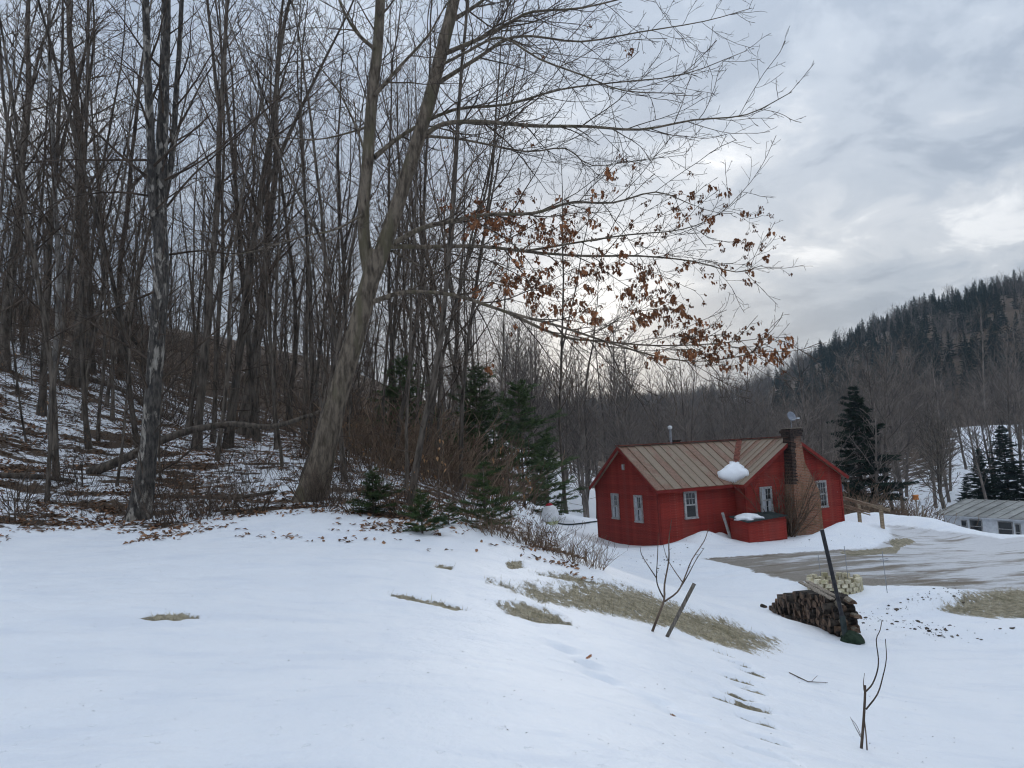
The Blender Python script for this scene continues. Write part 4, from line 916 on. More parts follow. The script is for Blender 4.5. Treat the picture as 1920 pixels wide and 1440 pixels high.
stems = [dens(P3([(560, 985, 0), (582, 938, 0), (606, 850, 0), (640, 720, .05), (672, 610, .1), (695, 520, .1), (701, 470, .1)]), [w / 2 * pxr for w in (82, 62, 44, 38, 35, 34, 33)]),
         dens(P3([(694, 520, .1), (683, 450, .0), (682, 380, -.1), (690, 300, -.2), (697, 190, -.3), (708, 90, -.4), (714, -20, -.5), (722, -180, -.6), (735, -330, -.6), (740, -470, -.6)]), [w / 2 * pxr for w in (26, 23, 22, 22, 21, 20, 18, 14, 9, 3)]),
         dens(P3([(698, 520, .1), (722, 455, .15), (742, 395, .2), (768, 310, .3), (798, 215, .4), (822, 120, .5), (842, 40, .6), (866, -60, .7), (900, -200, .8), (930, -340, .9), (950, -460, 1)]), [w / 2 * pxr for w in (31, 29, 28, 27, 27, 26, 24, 19, 13, 8, 3)])]
LIMBS = [  # traced, start width, end width, leafiness
    (limb([(702, 565, 0), (760, 548, -.4), (850, 553, -1.0), (950, 585, -1.5), (1050, 612, -1.8), (1150, 645, -2.0), (1250, 672, -2.1), (1340, 676, -2.2), (1440, 655, -2.3)], 15, 1.5), 1.3),
    (limb([(950, 585, -1.5), (1050, 630, -1.2), (1130, 640, -.9), (1230, 648, -.8), (1330, 645, -.8), (1400, 638, -.8), (1450, 632, -.8)], 9, 1.5), 2.6),
    (limb([(730, 462, .1), (800, 463, .6), (900, 462, 1.1), (1000, 473, 1.4), (1100, 480, 1.7), (1200, 480, 1.9), (1300, 490, 2.1), (1380, 510, 2.2), (1430, 497, 2.3)], 15, 3), .7),
    (limb([(742, 455, .1), (790, 428, -.6), (860, 412, -1.0), (920, 402, -1.4), (1000, 400, -1.9), (1070, 380, -2.3), (1150, 380, -2.7), (1230, 360, -3.0), (1300, 385, -3.2)], 17, 3), .8),
    (limb([(985, 471, 1.37), (1080, 455, 1.2), (1180, 440, 1.0), (1280, 430, .8), (1350, 400, .8), (1400, 350, .7)], 8, 2), .6),
    (limb([(790, 258, .4), (830, 233, .0), (900, 228, -.5), (1000, 236, -.8), (1100, 237, -1.0), (1200, 243, -1.2), (1300, 225, -1.4), (1400, 215, -1.5), (1485, 172, -1.6)], 17, 3), .12),
    (limb([(702, 295, -.2), (760, 250, .7), (850, 206, 1.4), (950, 196, 2.0), (1050, 168, 2.5), (1150, 155, 2.9), (1280, 140, 3.2), (1400, 95, 3.4)], 15, 3), .18),
    (limb([(795, 255, .3), (870, 262, 1.0), (985, 284, 1.6), (1060, 278, 2.0), (1110, 310, 2.3), (1200, 300, 2.6), (1290, 290, 2.8)], 9, 2), .15),
    (limb([(818, 158, .5), (900, 106, 1.1), (950, 74, 1.6), (1000, 68, 2.0), (1090, 78, 2.3), (1200, 60, 2.6), (1320, 40, 2.8), (1410, 15, 3.0)], 14, 3), .2),
    (limb([(835, 100, .5), (905, 70, -.2), (960, 40, -.7), (1000, 22, -1.1), (1090, 15, -1.5), (1200, -10, -1.9), (1330, -30, -2.2)], 15, 3), .1),
    (limb([(812, 130, .5), (880, 95, -.8), (940, 70, -1.6), (1010, 110, -2.4), (1090, 140, -2.9), (1170, 170, -3.3), (1280, 175, -3.6)], 10, 3), .15),
    (limb([(845, 40, .6), (900, 5, 1.6), (980, -60, 2.5), (1080, -90, 3.2), (1200, -120, 3.8)], 15, 3), .1),
    (limb([(698, 185, -.3), (745, 130, -1.3), (800, 70, -2.0), (830, 20, -2.6), (880, -60, -3.2)], 12, 4), .05),
    (limb([(706, 95, -.4), (668, 60, -1.2), (640, 10, -1.9), (615, -60, -2.5), (590, -160, -3)], 12, 4), .0),
    (limb([(696, 235, -.2), (650, 250, .8), (590, 262, 1.6), (520, 258, 2.3), (440, 275, 3.0)], 8, 2), .0),
    (limb([(684, 400, -.1), (630, 430, -1.2), (560, 445, -2.2), (480, 470, -3.0), (400, 485, -3.6)], 8, 2), .02),
    (limb([(690, 300, -.2), (660, 220, 1.2), (620, 150, 2.2), (560, 90, 3.0), (500, 50, 3.6)], 9, 2), .0),
    (limb([(860, -60, .7), (800, -110, 1.6), (740, -150, 2.4), (660, -200, 3.2)], 11, 3), .0),
    (limb([(735, 470, .2), (790, 500, 1.6), (850, 520, 2.8), (920, 530, 3.8), (1000, 545, 4.6), (1080, 540, 5.2)], 8, 2), .35)]
LEAFY = [(930, 405, 70, 35, 1.3), (1010, 430, 65, 40, 1.3), (1080, 470, 70, 40, .9), (1200, 510, 80, 30, .45), (1180, 540, 60, 30, .4), (1300, 390, 60, 40, .5), (1400, 450, 50, 60, .55), (1400, 520, 60, 25, .4),
         (1250, 580, 60, 30, .6), (1320, 640, 80, 28, .9), (1400, 655, 70, 25, 1.1), (1240, 640, 60, 30, .6), (1000, 540, 80, 35, .8), (1160, 330, 40, 30, .3), (1060, 590, 80, 30, .7)]   # where this oak still holds leaves
out = {}; ocl = []
spec = [(2.9, .12, .45, .95, 1.3, 3.8, 7, .17, .02, .5, .007), (3.7, .10, .45, .95, .28, .5, 5, .2, .025, .6, .0055), (4.6, .12, .5, 1.0, .3, .6, 3, .2, .02, .65, .0045)]
for (pts, rad), leafy in LIMBS:
    tp = []; kids(rg, out, pts, rad, 0, spec, tp)
    for b, a in tp:
        x_, y_ = proj(b); hot = sum(a_ * math.exp(-((x_ - cx_) / sx_) ** 2 - ((y_ - cy_) / sy_) ** 2) for cx_, cy_, sx_, sy_, a_ in LEAFY)
        if y_ < 702 and rg.random() < .022 * leafy + 1.0 * hot * min(1, leafy * 2): ocl.append(b)
for s_, rd_ in stems[1:]: kids(rg, out, s_, rd_, 0, [(.9, .45, .5, 1.0, 1.0, 3.0, 6, .17, .04, .4, .006)] + spec[1:])
e = empty('leaning_oak', gnd(588, 935)); tag(e, 'big leaning oak forked into two stems, russet leaves on its lower limbs', 'tree'); e0 = Vector(e.location)
def rel(o): o.location = -e0; o.parent = e; return o
rel(link('trunk', trunk_mesh('trunk', stems, M['bark_oak'], 18, 3, .06)))
for l, lf_ in LIMBS:
    V_, Q_ = tubes([l], 10); rel(link('limb', mesh_np('limb', V_, Q_, M['bark_oak'], True)))
rel(link('crown', branch_mesh('crown', out, M['twig_oak'])))
# ---- oak leaves: hanging lobed leaves in small clusters
def leaf_outline(L, Wd, lobes=3):
    pts = [(0, 0)]
    for i in range(lobes):
        y = L * (.18 + .72 * i / lobes); w = Wd * (.75 + .35 * math.sin(math.pi * (i + .7) / lobes)); pts += [(w, y + L * .06), (w * .38, y + L * .15)]
    pts += [(0, L)]
    return pts + [(-x, y) for x, y in pts[-2:0:-1]]
def leaf_cluster(seed, n=7, L=.13, Wd=.045):
    rg = random.Random(seed); mb = MB()
    for i in range(n):
        ol = leaf_outline(L * rg.uniform(.75, 1.15), Wd * rg.uniform(.8, 1.2)); cup = rg.uniform(.5, 3.5); az = rg.uniform(0, 6.28); tilt = rg.uniform(.1, 1.0); o = Vector((rg.uniform(-.09, .09), rg.uniform(-.09, .09), rg.uniform(-.1, .06)))
        R = Matrix.Rotation(az, 3, 'Z') @ Matrix.Rotation(-math.pi / 2 - .2 + tilt, 3, 'X') @ Matrix.Rotation(rg.uniform(-.8, .8), 3, 'Y')
        vs = [o + R @ Vector((x, y, cup * x * x * 6 - y * y * rg.uniform(.5, 2.5))) for x, y in ol]; mid = len(ol) // 2
        ctr = o + R @ Vector((0, L * .5, -.01)); k = len(vs)
        mb.add(vs + [ctr], [(j, (j + 1) % k, k) for j in range(k)])
    return mb.mesh('leaf_cluster', M['leaf'])
LC = [leaf_cluster(i, 6 + i % 5, .115, .04) for i in range(6)]
print('oak clusters', len(ocl)); rg.shuffle(ocl)
for i, p in enumerate(ocl[:290]):
    link('leaf_cluster', LC[i % 6], e, Vector(p) - e0, (rg.uniform(-.4, .4), rg.uniform(-.4, .4), rg.uniform(0, 6.28)), (rg.uniform(.6, 1.3),) * 3)
mb = MB()
for i, p in enumerate(ocl[290:1150]):                       # the smaller ones, too many to be single parts
    src = LC[i % 6]; R = Matrix.Rotation(rg.uniform(0, 6.28), 3, 'Z') @ Matrix.Rotation(rg.uniform(-.4, .4), 3, 'X'); s = rg.uniform(.4, .8); k = rg.choice((1, 2, 3))
    nv = 16 * k if False else len(src.vertices); fs = [list(f.vertices) for f in src.polygons]
    mb.add([Vector(p) - e0 + R @ (v_.co * s) for v_ in src.vertices], fs)
lo = mb.build('leaves', M['leaf'], e); lo['kind'] = 'stuff'
print('oak clusters', len(ocl))
# ---- flaky-barked tree with several stems, left of the oak
rg = random.Random(21); OY = gnd(262, 975)[1]; pxr = OY / FPX
stems = [dens(P3([(248, 1010, 0), (262, 962, 0), (276, 860, 0), (287, 740, 0), (296, 620, 0), (303, 500, 0), (300, 400, 0), (304, 250, 0), (310, 100, 0), (312, -50, 0), (318, -250, 0), (322, -450, 0)]), [w / 2 * pxr for w in (62, 44, 33, 30, 28, 27, 25, 21, 18, 16, 10, 3)]),
         dens(P3([(296, 440, 0), (285, 370, -.2), (282, 250, -.4), (276, 120, -.6), (272, -30, -.8), (262, -200, -1), (255, -380, -1.2)]), [w / 2 * pxr for w in (17, 16, 15, 14, 12, 8, 3)]),
         dens(P3([(303, 400, 0), (322, 300, .2), (330, 180, .4), (338, 60, .6), (345, -100, .8), (355, -300, 1)]), [w / 2 * pxr for w in (12, 11, 10, 9, 7, 3)])]
out = {}
spec = [(2.0, .1, .6, 1.15, 1.2, 3.6, 6, .16, .04, .4, .006), (2.6, .15, .5, 1.0, .3, .5, 4, .2, .03, .6, .0045), (3.6, .15, .5, 1.0, .35, .6, 3, .2, .02, .65, .004)]
for s_, rd_ in stems: kids(rg, out, s_, rd_, 0, spec)
for pp in ([(303, 400, 0), (360, 330, .6), (440, 260, 1.2), (540, 170, 1.8), (640, 90, 2.4)], [(304, 340, 0), (380, 300, -.8), (470, 230, -1.5), (580, 130, -2.2)], [(283, 300, -.3), (200, 300, -1), (110, 300, -1.6), (0, 312, -2.2), (-60, 320, -2.4)],
           [(298, 370, 0), (220, 360, -1), (130, 370, -2.0), (60, 400, -2.8), (-40, 398, -3.2)], [(296, 545, 0), (220, 575, -1.2), (150, 605, -2), (70, 650, -2.8), (0, 690, -3.2)], [(300, 480, 0), (380, 470, .8), (450, 475, 1.6), (540, 440, 2.2)]):
    l = limb(pp, 8, 2); out.setdefault(1, []).append(l); kids(rg, out, l[0], l[1], 0, [(1.8, .2, .5, 1.0, .6, 1.6, 5, .18, .03, .5, .005)] + spec[1:])
e = empty('flaky_bark_tree', gnd(262, 975)); tag(e, 'tree with peeling pale flaky bark and several upright stems near the lawn', 'tree'); e0 = Vector(e.location)
rel(link('trunk', trunk_mesh('trunk', stems, M['bark_peel'], 16, 9, .09))); rel(link('crown', branch_mesh('crown', out, M['twig'])))

# ---- trees one can single out: base pixel, pixel of the stem at the top edge, trunk width, kind, label
GRP = 'bare trees of the hillside wood'
named = [
    ((8, 690), (60, 0), 40, 'T', 0, 'thick dark trunk cut by the left edge of the picture'),
    ((97, 815), (212, 0), 24, 'M', 0, 'smooth grey leaning trunk with tan beech leaves at its foot'),
    ((136, 720), (190, 0), 46, 'T', 1, 'stout dark trunk right behind the smooth leaning grey tree'),
    ((172, 700), (150, 0), 26, 'M', 1, 'upright trunk uphill between the stout dark trunk and the flaky-barked tree'),
    ((228, 712), (262, 0), 24, 'M', 2, 'slim dark trunk just left of the flaky-barked tree, farther uphill'),
    ((368, 845), (392, 0), 34, 'T', 2, 'straight dark trunk first to the right of the flaky-barked tree'),
    ((398, 830), (420, 0), 18, 'M', 3, 'narrow grey trunk close beside the straight dark trunk'),
    ((428, 838), (520, 0), 36, 'T', 3, 'dark leaning trunk midway between the flaky tree and the oak'),
    ((462, 815), (548, 0), 40, 'T', 0, 'broad dark leaning trunk nearest the oak on its uphill side'),
    ((300, 775), (322, 0), 18, 'S', 1, 'slender trunk partly hidden behind the flaky-barked tree'),
    ((545, 800), (600, 0), 20, 'M', 4, 'slender leaning trunk seen just left of the oak foot'),
    ((772, 945), (905, 330), 26, 'M', 0, 'slim leaning trunk growing to the right of the oak foot'),
    ((838, 905), (870, 330), 18, 'S', 2, 'thin dark tree behind the slim leaning trunk beside the pines'),
    ((1098, 963), (1086, 560), 15, 'M', 1, 'tall bare tree at the yard edge left of the red house'),
    ((1062, 963), (1040, 560), 13, 'M', 2, 'bare tree standing behind the white propane tank'),
    ((560, 905), (640, 0), 16, 'S', 3, 'thin dark stem close behind the oak trunk'),
]
LIB = {'T': (THICK, .17), 'M': (MID, .10), 'S': (SLIM, .042)}; LIBD = {'T': (THICK_D, .17), 'M': (MID_D, .10), 'S': (SLIM_D, .042)}
used = []
for (bx_, by_), (tx, ty), w_, kd, vi, lab in named:
    q = gnd(bx_, by_); used.append(q[:2]); r = w_ * .58 / 2 * q[1] / FPX; lib, r0 = LIB[kd]; s = r / r0
    top = at(tx, ty, q[1] + .5); sz = min(max(s, .75), 1.25)
    put_tree('bare_tree', lib[vi % len(lib)], q, vi * 1.7, Vector(top) - Vector(q), (s, s, sz), lab, 'tree', GRP)
# bark of the smooth grey leaning tree is paler
sm = [o for o in bpy.data.objects if o.get('label') == named[1][5]][0]
tr_ = [c for c in sm.children if c.name.startswith('trunk')][0]; tr_.data = tr_.data.copy(); tr_.data.materials[0] = M['bark_pale']
# ---- the rest of the wood
rg = random.Random(2024); cand = []
def inwood(x, y): return float(poly_sd(np.array([x]), np.array([y]), WOODS[0])[0])
tries = 0; placed = []
while len(placed) < 190 and tries < 9000:
    tries += 1
    y = 19 + 105 * rg.random() ** 1.35; x = y * rg.uniform(-.86, .04) - 1.0
    if inwood(x, y) < 1.2 + .02 * y: continue
    near = 1.15 + .01 * y
    if any((x - a) ** 2 + (y - b) ** 2 < near * near for a, b in placed) or any((x - a) ** 2 + (y - b) ** 2 < 1.5 for a, b in used): continue
    if y < 23 and x > -9: continue
    placed.append((x, y))
tries = 0
while len(placed) < 285 and tries < 6000:                  # slim trees thickening the middle of the wood
    tries += 1; y = rg.uniform(25, 66); x = y * rg.uniform(-.7, -.02)
    if inwood(x, y) > 1.5 and not any((x - a) ** 2 + (y - b) ** 2 < 1.4 for a, b in placed): placed.append((x, y))
placed.sort(key=lambda p: p[1])
def woods_label(x, y):
    px = proj((x, y, zat(x, y)))[0]
    w_ = 'by the left picture edge' if px < 190 else ('behind the flaky-barked tree' if px < 370 else ('between flaky-barked tree and oak' if px < 560 else ('behind the oak' if px < 740 else 'between the oak and the pines')))
    d_ = 'near the wood edge' if y < 32 else ('partway into the wood' if y < 60 else 'deep in the wood')
    return 'bare grey tree %s, %s' % (w_, d_), 'slender young bare tree %s, %s' % (w_, d_)
for i, (x, y) in enumerate(placed):
    u_ = rg.random(); kd = 'S' if u_ < .42 else ('M' if u_ < .90 else 'T'); lib, r0 = (LIB if y < 46 else LIBD)[kd]; s = rg.uniform(.6, 1.15); hill, young = woods_label(x, y)
    put_tree('young_tree' if kd == 'S' else 'bare_tree', lib[rg.randrange(len(lib))], (x, y, zat(x, y) - .1), rg.uniform(0, 6.28), (rg.uniform(-.10, .20), rg.uniform(-.10, .10), 1), (s, s, (.35 + .65 * s) * rg.uniform(.9, 1.15)), young if kd == 'S' else hill, 'tree', 'slender young trees on the hillside' if kd == 'S' else 'bare trees filling the hillside wood')
# ---- trees behind the houses
FAR = []
def far_tree(seed, H, r, mat_=None, fine=1.0):
    rg = random.Random(seed); pts = stem_path(rg, H, 8, .15); rad = [r * (1 - .93 * i / 8) + .01 for i in range(9)]; out = {}; stems = [(pts, rad)]
    if seed % 2:
        k = 3; q = path(rg, pts[k], vnorm((rg.uniform(-.4, .4), rg.uniform(-.4, .4), 1)), H * .6, 8, .06, .08); stems.append((q, [rad[k] * .8 * (1 - .9 * i / 8) + .01 for i in range(9)]))
    spec = [(2.3 * fine, .25, .4, .95, 3.0, 5.8, 5, .16, .06, .5, .018), (2.0 * fine, .15, .4, .9, .3, .55, 3, .18, .08, .6, .013), (1.9 * fine, .2, .4, .9, .4, .6, 2, .2, .05, .7, .010)]
    for s, rd in stems: kids(rg, out, s, rd, 0, spec)
    return trunk_mesh('trunk', stems, mat_ or M['far_bark'], 7, seed), branch_mesh('crown', out, mat_ or M['far_bark'])
FAR = [far_tree(400 + i, 12 + (i % 3) * 1.5, .17, None, 1.15) for i in range(6)]
rg = random.Random(88); bh = []; tries = 0
while len(bh) < 115 and tries < 5000:
    tries += 1; y = rg.uniform(58, 112); x = y * rg.uniform(-.02, .72)
    px = CX + FPX * x / y
    if px > 1690 and y < 76: continue
    if px > 1745 and rg.random() < .62: continue
    if any((x - a) ** 2 + (y - b) ** 2 < 7 for a, b in bh): continue
    bh.append((x, y))
for x, y in bh:
    s = rg.uniform(.75, 1.2); put_tree('bare_tree', FAR[rg.randrange(6)], (x, y, zat(x, y) - .2), rg.uniform(0, 6.28), (rg.uniform(-.08, .08), rg.uniform(-.05, .05), 1), (s, s, s * rg.uniform(.9, 1.1)), 'bare tree %s, in the %s rank of the hollow' % ((lambda q_: 'beyond the propane tank' if q_ < 1120 else ('beyond the red house roof' if q_ < 1400 else ('beyond the brick chimney' if q_ < 1570 else ('beyond the wooden railing' if q_ < 1740 else 'above the white cottage'))))(proj((x, y, 0))[0]), 'front' if y < 76 else ('middle' if y < 94 else 'rear')), 'tree', 'bare trees in the hollow behind the houses')
# spreading tree above the white cottage
P = at(1772, 935, 74); q = (P[0], P[1], zat(P[0], P[1]) - .2)
put_tree('spreading_tree', far_tree(433, 9.5, .22, M['bark'], 1.5), q, .5, None, (1.1, 1.1, 1), 'low spreading bare tree standing just left of the white cottage', 'tree')

def join_np(name, ms):
    Vs, Ts, mi, mats, b = [], [], [], [], 0
    for m_ in ms:
        v = np.empty(len(m_.vertices) * 3, np.float32); m_.vertices.foreach_get('co', v); Vs.append(v.reshape(-1, 3)); off = len(mats); mats += list(m_.materials)
        m_.calc_loop_triangles(); l = np.empty(len(m_.loop_triangles) * 3, np.int32); m_.loop_triangles.foreach_get('vertices', l); k = np.empty(len(m_.loop_triangles), np.int32); m_.loop_triangles.foreach_get('material_index', k)
        Ts.append(l.reshape(-1, 3) + b); mi.append(k + off); b += len(Vs[-1])
    me = mesh_np(name, np.vstack(Vs), np.vstack(Ts), mats[0], True)
    for m_ in mats[1:]: me.materials.append(m_)
    me.polygons.foreach_set('material_index', np.concatenate(mi)); return me
# ---- conifers
def conifer(seed, H, r, whorls, mat_, droop=-.15, blen=.30, needle=.10, dens=26, wid=.012, bare=0.06, pw=.75):
    rg = random.Random(seed); pts = [(0, 0, -.3), (rg.uniform(-.05, .05), rg.uniform(-.05, .05), H * .5), (0, 0, H)]; rad = [r, r * .55, .008]; out = {}; NV, NT = [], []
    base = 0
    for w_ in range(whorls):
        t = bare + (1 - bare) * (w_ + rg.random() * .6) / whorls
        if t > .985: continue
        L = H * blen * (1 - t) ** pw * rg.uniform(.6, 1.25) + .10; nbr = rg.randint(3, 6); a0 = rg.uniform(0, 6.28)
        for b_ in range(nbr):
            a = a0 + 6.28 * b_ / nbr + rg.uniform(-.35, .35); l = L * rg.uniform(.35, 1.2); d = vnorm((math.cos(a), math.sin(a), droop + .5 * t + rg.uniform(-.25, .25)))
            bp = path(rg, (0, 0, H * min(.99, max(.02, t + rg.uniform(-.5, .5) / whorls))), d, l, 4, .07, .015); out.setdefault(1, []).append((bp, [max(.004, r * .28 * (1 - t)) * (1 - .8 * k / 4) + .003 for k in range(5)]))
            br2 = [(bp, .25)]
            for s_ in range(int(3 + l * 2.2)):
                p, dd, _ = sample(bp, [0] * 5, rg.uniform(.2, .95)); sd = perp(dd, 0); sg = rg.choice((-1, 1)); d3 = vnorm((dd[0] * .75 + sd[0] * sg * .7, dd[1] * .75 + sd[1] * sg * .7, dd[2] * .6 - .05)); sp = path(rg, p, d3, l * rg.uniform(.25, .45), 2, .1, 0)
                br2.append((sp, .05)); out.setdefault(2, []).append((sp, [.005, .004, .003]))
            for sp, st0 in br2:
                ll = plen_(sp); m_ = max(2, int(dens * ll))
                for k in range(m_):
                    p, dd, _ = sample(sp, [0] * len(sp), st0 + (1 - st0) * (k + rg.random()) / m_ * .999)
                    pp = perp(dd, rg.uniform(0, 6.28)); nd = vnorm((dd[0] * .6 + pp[0], dd[1] * .6 + pp[1], dd[2] * .6 + pp[2] * .6 + .1)); nl = needle * rg.uniform(.7, 1.2); sv = perp(nd, rg.uniform(0, 3.14)); ww = wid * rg.uniform(.7, 1.3)
                    NV.append((vadd(p, sv, ww), vadd(p, sv, -ww), vadd(p, nd, nl)))
    NV = np.array(NV).reshape(-1, 3); NT = np.arange(len(NV)).reshape(-1, 3)
    tv, tq = tubes([(pts, rad)], 8)
    return mesh_np('trunk', tv, tq, M['bark'], True), join_np('crown', [mesh_np('needles', NV, NT, mat_), branch_mesh('branches', out, M['twig'])])
def put_conifer(name, ms, q, rz, s, label, group=None, lean=None):
    e = empty(name, q); e.scale = s; e.rotation_euler = (0, 0, rz)
    link('trunk', ms[0], e); link('crown', ms[1], e); return tag(e, label, 'tree', group)
YP = [conifer(500 + i, 1.6 + .5 * i, .03, 10, M['needle_young'], .35, .36, .13, 190, .006, .03) for i in range(2)]
HEM = [conifer(510 + i, 8.0, .11, 30, M['needle'], .12, .40, .20, 85, .012, .02, .45) for i in range(2)]
SPR = [conifer(520 + i, 13.0, .2, 64, M['needle_dark'], -.14, .25, .24, 46, .045, .02) for i in range(3)]
for px, py, hpx, vi, lab in ((792, 1000, 80, 0, 'small young pine at the lawn edge right of the slim leaning trunk'), (912, 992, 118, 1, 'bushy young pine on the bank nearest the propane tank'), (702, 965, 85, 0, 'small dark young pine hiding the ground behind the oak foot'), (842, 985, 45, 1, 'tiny young pine between two larger young pines on the bank')):
    q = gnd(px, py); s = hpx * q[1] / FPX / (1.6 + .5 * vi); put_conifer('young_pine', YP[vi], q, px * .1, (s * 1.55, s * 1.45, s), lab)
for px, py, Y, hpx, vi, lab in ((985, 975, 40, 235, 0, 'dark green pine standing left of the propane tank'), (905, 965, 33, 215, 1, 'dark green pine with dead twigs behind the bushy young pine'), (1030, 968, 47, 150, 1, 'small green pine at the wood edge just behind the propane tank'), (760, 930, 34, 190, 0, 'shaded green pine behind the slim leaning trunk')):
    P = at(px, py, Y); z = zat(P[0], P[1]); h = hpx * Y / FPX; s = h / 8.0; put_conifer('pine_tree', HEM[vi], (P[0], P[1], z), px * .3, (s * .95, s * .95, s), lab)
for px, py, Y, hpx, vi, lab in ((1620, 955, 64, 235, 0, 'tall dark spruce rising behind the chimney end of the red house'), (1893, 945, 80, 150, 1, 'dark spruce towering behind the white cottage'), (1845, 945, 80, 105, 2, 'smaller dark spruce left of the towering one behind the cottage'), (1815, 948, 78, 55, 1, 'lowest dark spruce at the cottage corner'), (1950, 945, 78, 120, 0, 'dark spruce cut off by the right edge behind the cottage')):
    P = at(px, py, Y); z = min(zat(P[0], P[1]), P[2]); top = at(px - hpx * ROLL, py - hpx, Y)[2]; s = (top - z) / 13.0; f_ = 1.3 if px > 1700 else 1.15
    put_conifer('spruce_tree', SPR[vi], (P[0], P[1], z), px * .3, (s * f_, s * f_, s), lab)

# ---- far woods: one mass, instanced
M_ = None
def far_mass(name, protos, pts, scl, label, cat, seed):
    me = bpy.data.meshes.new(name); n = len(pts); me.vertices.add(n); me.vertices.foreach_set('co', np.array(pts, np.float32).ravel())
    rgn = np.random.default_rng(seed)
    for nm, ty, val in (('rz', 'FLOAT', rgn.uniform(0, 6.28, n)), ('sc', 'FLOAT', np.array(scl)), ('pick', 'INT', rgn.integers(0, len(protos), n))):
        a = me.attributes.new(nm, ty, 'POINT'); a.data.foreach_set('value', val.astype(np.float32 if ty == 'FLOAT' else np.int32))
    o = link(name, me); ng = bpy.data.node_groups.new(name, 'GeometryNodeTree')
    ng.interface.new_socket('Geometry', in_out='INPUT', socket_type='NodeSocketGeometry'); ng.interface.new_socket('Geometry', in_out='OUTPUT', socket_type='NodeSocketGeometry')
    N = ng.nodes; i_ = N.new('NodeGroupInput'); o_ = N.new('NodeGroupOutput'); L = ng.links.new
    gi = N.new('GeometryNodeGeometryToInstance')
    for me_list in reversed(protos):
        oi = N.new('GeometryNodeObjectInfo'); ob = bpy.data.objects.new(name + '_form', me_list); oi.inputs[0].default_value = ob; oi.inputs['As Instance'].default_value = True; L(oi.outputs['Geometry'], gi.inputs[0])
    ip = N.new('GeometryNodeInstanceOnPoints'); L(i_.outputs[0], ip.inputs['Points']); L(gi.outputs[0], ip.inputs['Instance']); ip.inputs['Pick Instance'].default_value = True
    def attr(nm, ty):
        a = N.new('GeometryNodeInputNamedAttribute'); a.data_type = ty; a.inputs[0].default_value = nm; return a.outputs[0]
    L(attr('pick', 'INT'), ip.inputs['Instance Index']); L(attr('sc', 'FLOAT'), ip.inputs['Scale'])
    cb_ = N.new('ShaderNodeCombineXYZ'); L(attr('rz', 'FLOAT'), cb_.inputs[2]); L(cb_.outputs[0], ip.inputs['Rotation']); L(ip.outputs[0], o_.inputs[0])
    md = o.modifiers.new('scatter', 'NODES'); md.node_group = ng
    return tag(o, label, cat, kind='stuff')
FARJ = [join_np('far_tree', list(far_tree(450 + i, 10 + i % 3, .2, M['far_bark'], .95))) for i in range(5)]
FARC = [join_np('far_conifer', list(conifer(470 + i, 11 + 2 * i, .2, 26, M['needle_dark'], -.12, .22, .34, 16, .07, .03))) for i in range(3)]
rgn = np.random.default_rng(9); bp, bs, cp, cs = [], [], [], []
K = 8000; d_ = np.sqrt(rgn.uniform(95 ** 2, 450 ** 2, K)); an_ = np.radians(rgn.uniform(-41, 41, K)); X_ = d_ * np.sin(an_); Y_ = d_ * np.cos(an_); Z_ = zf(X_, Y_); cn = fbm(X_, Y_, .02, 4, 40)
for x, y, z, d, c_ in zip(X_, Y_, Z_, d_, cn):
    px = CX + FPX * x / y
    if 1760 < px and d < 135 and c_ < .10: continue
    if d > 215 and c_ + .28 * smooth01(d, 300, 440) * rgn.random() + (.24 if px > 1440 else -.10) > .12 and rgn.random() < .85: cp.append((x, y, z - .3)); cs.append(rgn.uniform(.38, .68))
    elif rgn.random() < .8: bp.append((x, y, z - .3)); bs.append(rgn.uniform(.6, 1.0) * (1 - .25 * smooth01(d, 300, 400)))
far_mass('bare_woods', FARJ, bp, bs, 'dense mass of bare grey-brown woods covering the far hills', 'woods', 1)
far_mass('conifer_woods', FARC, cp, cs, 'dark conifers mixed through the far ridge under the sky', 'woods', 2)
print('far', len(bp), len(cp))
# ------------------------------------------------------------------ undergrowth, saplings, small things
def shrub(seed, n, H, spread, mat_, fine=1.0, r=.012):
    rg = random.Random(seed); out = {}
    for i in range(n):
        a = rg.uniform(0, 6.28); sp = rg.uniform(.1, 1) * spread; d = vnorm((math.cos(a) * sp, math.sin(a) * sp, 1)); L = H * rg.uniform(.6, 1.1)
        p = path(rg, (math.cos(a) * .08 * n ** .5 * rg.random(), math.sin(a) * .08 * n ** .5 * rg.random(), -.1), d, L, 6, .13, .03); rd = [r * (1 - .8 * k / 6) for k in range(7)]
        out.setdefault(1, []).append((p, rd)); kids(rg, out, p, rd, 0, [(5.5 * fine, .2, .4, .9, .15 * H, .5 * H, 4, .2, .05, .6, .0028), (5 * fine, .15, .4, 1.0, .3, .6, 3, .2, .03, .7, .0024)])
    return branch_mesh('stems', out, mat_)
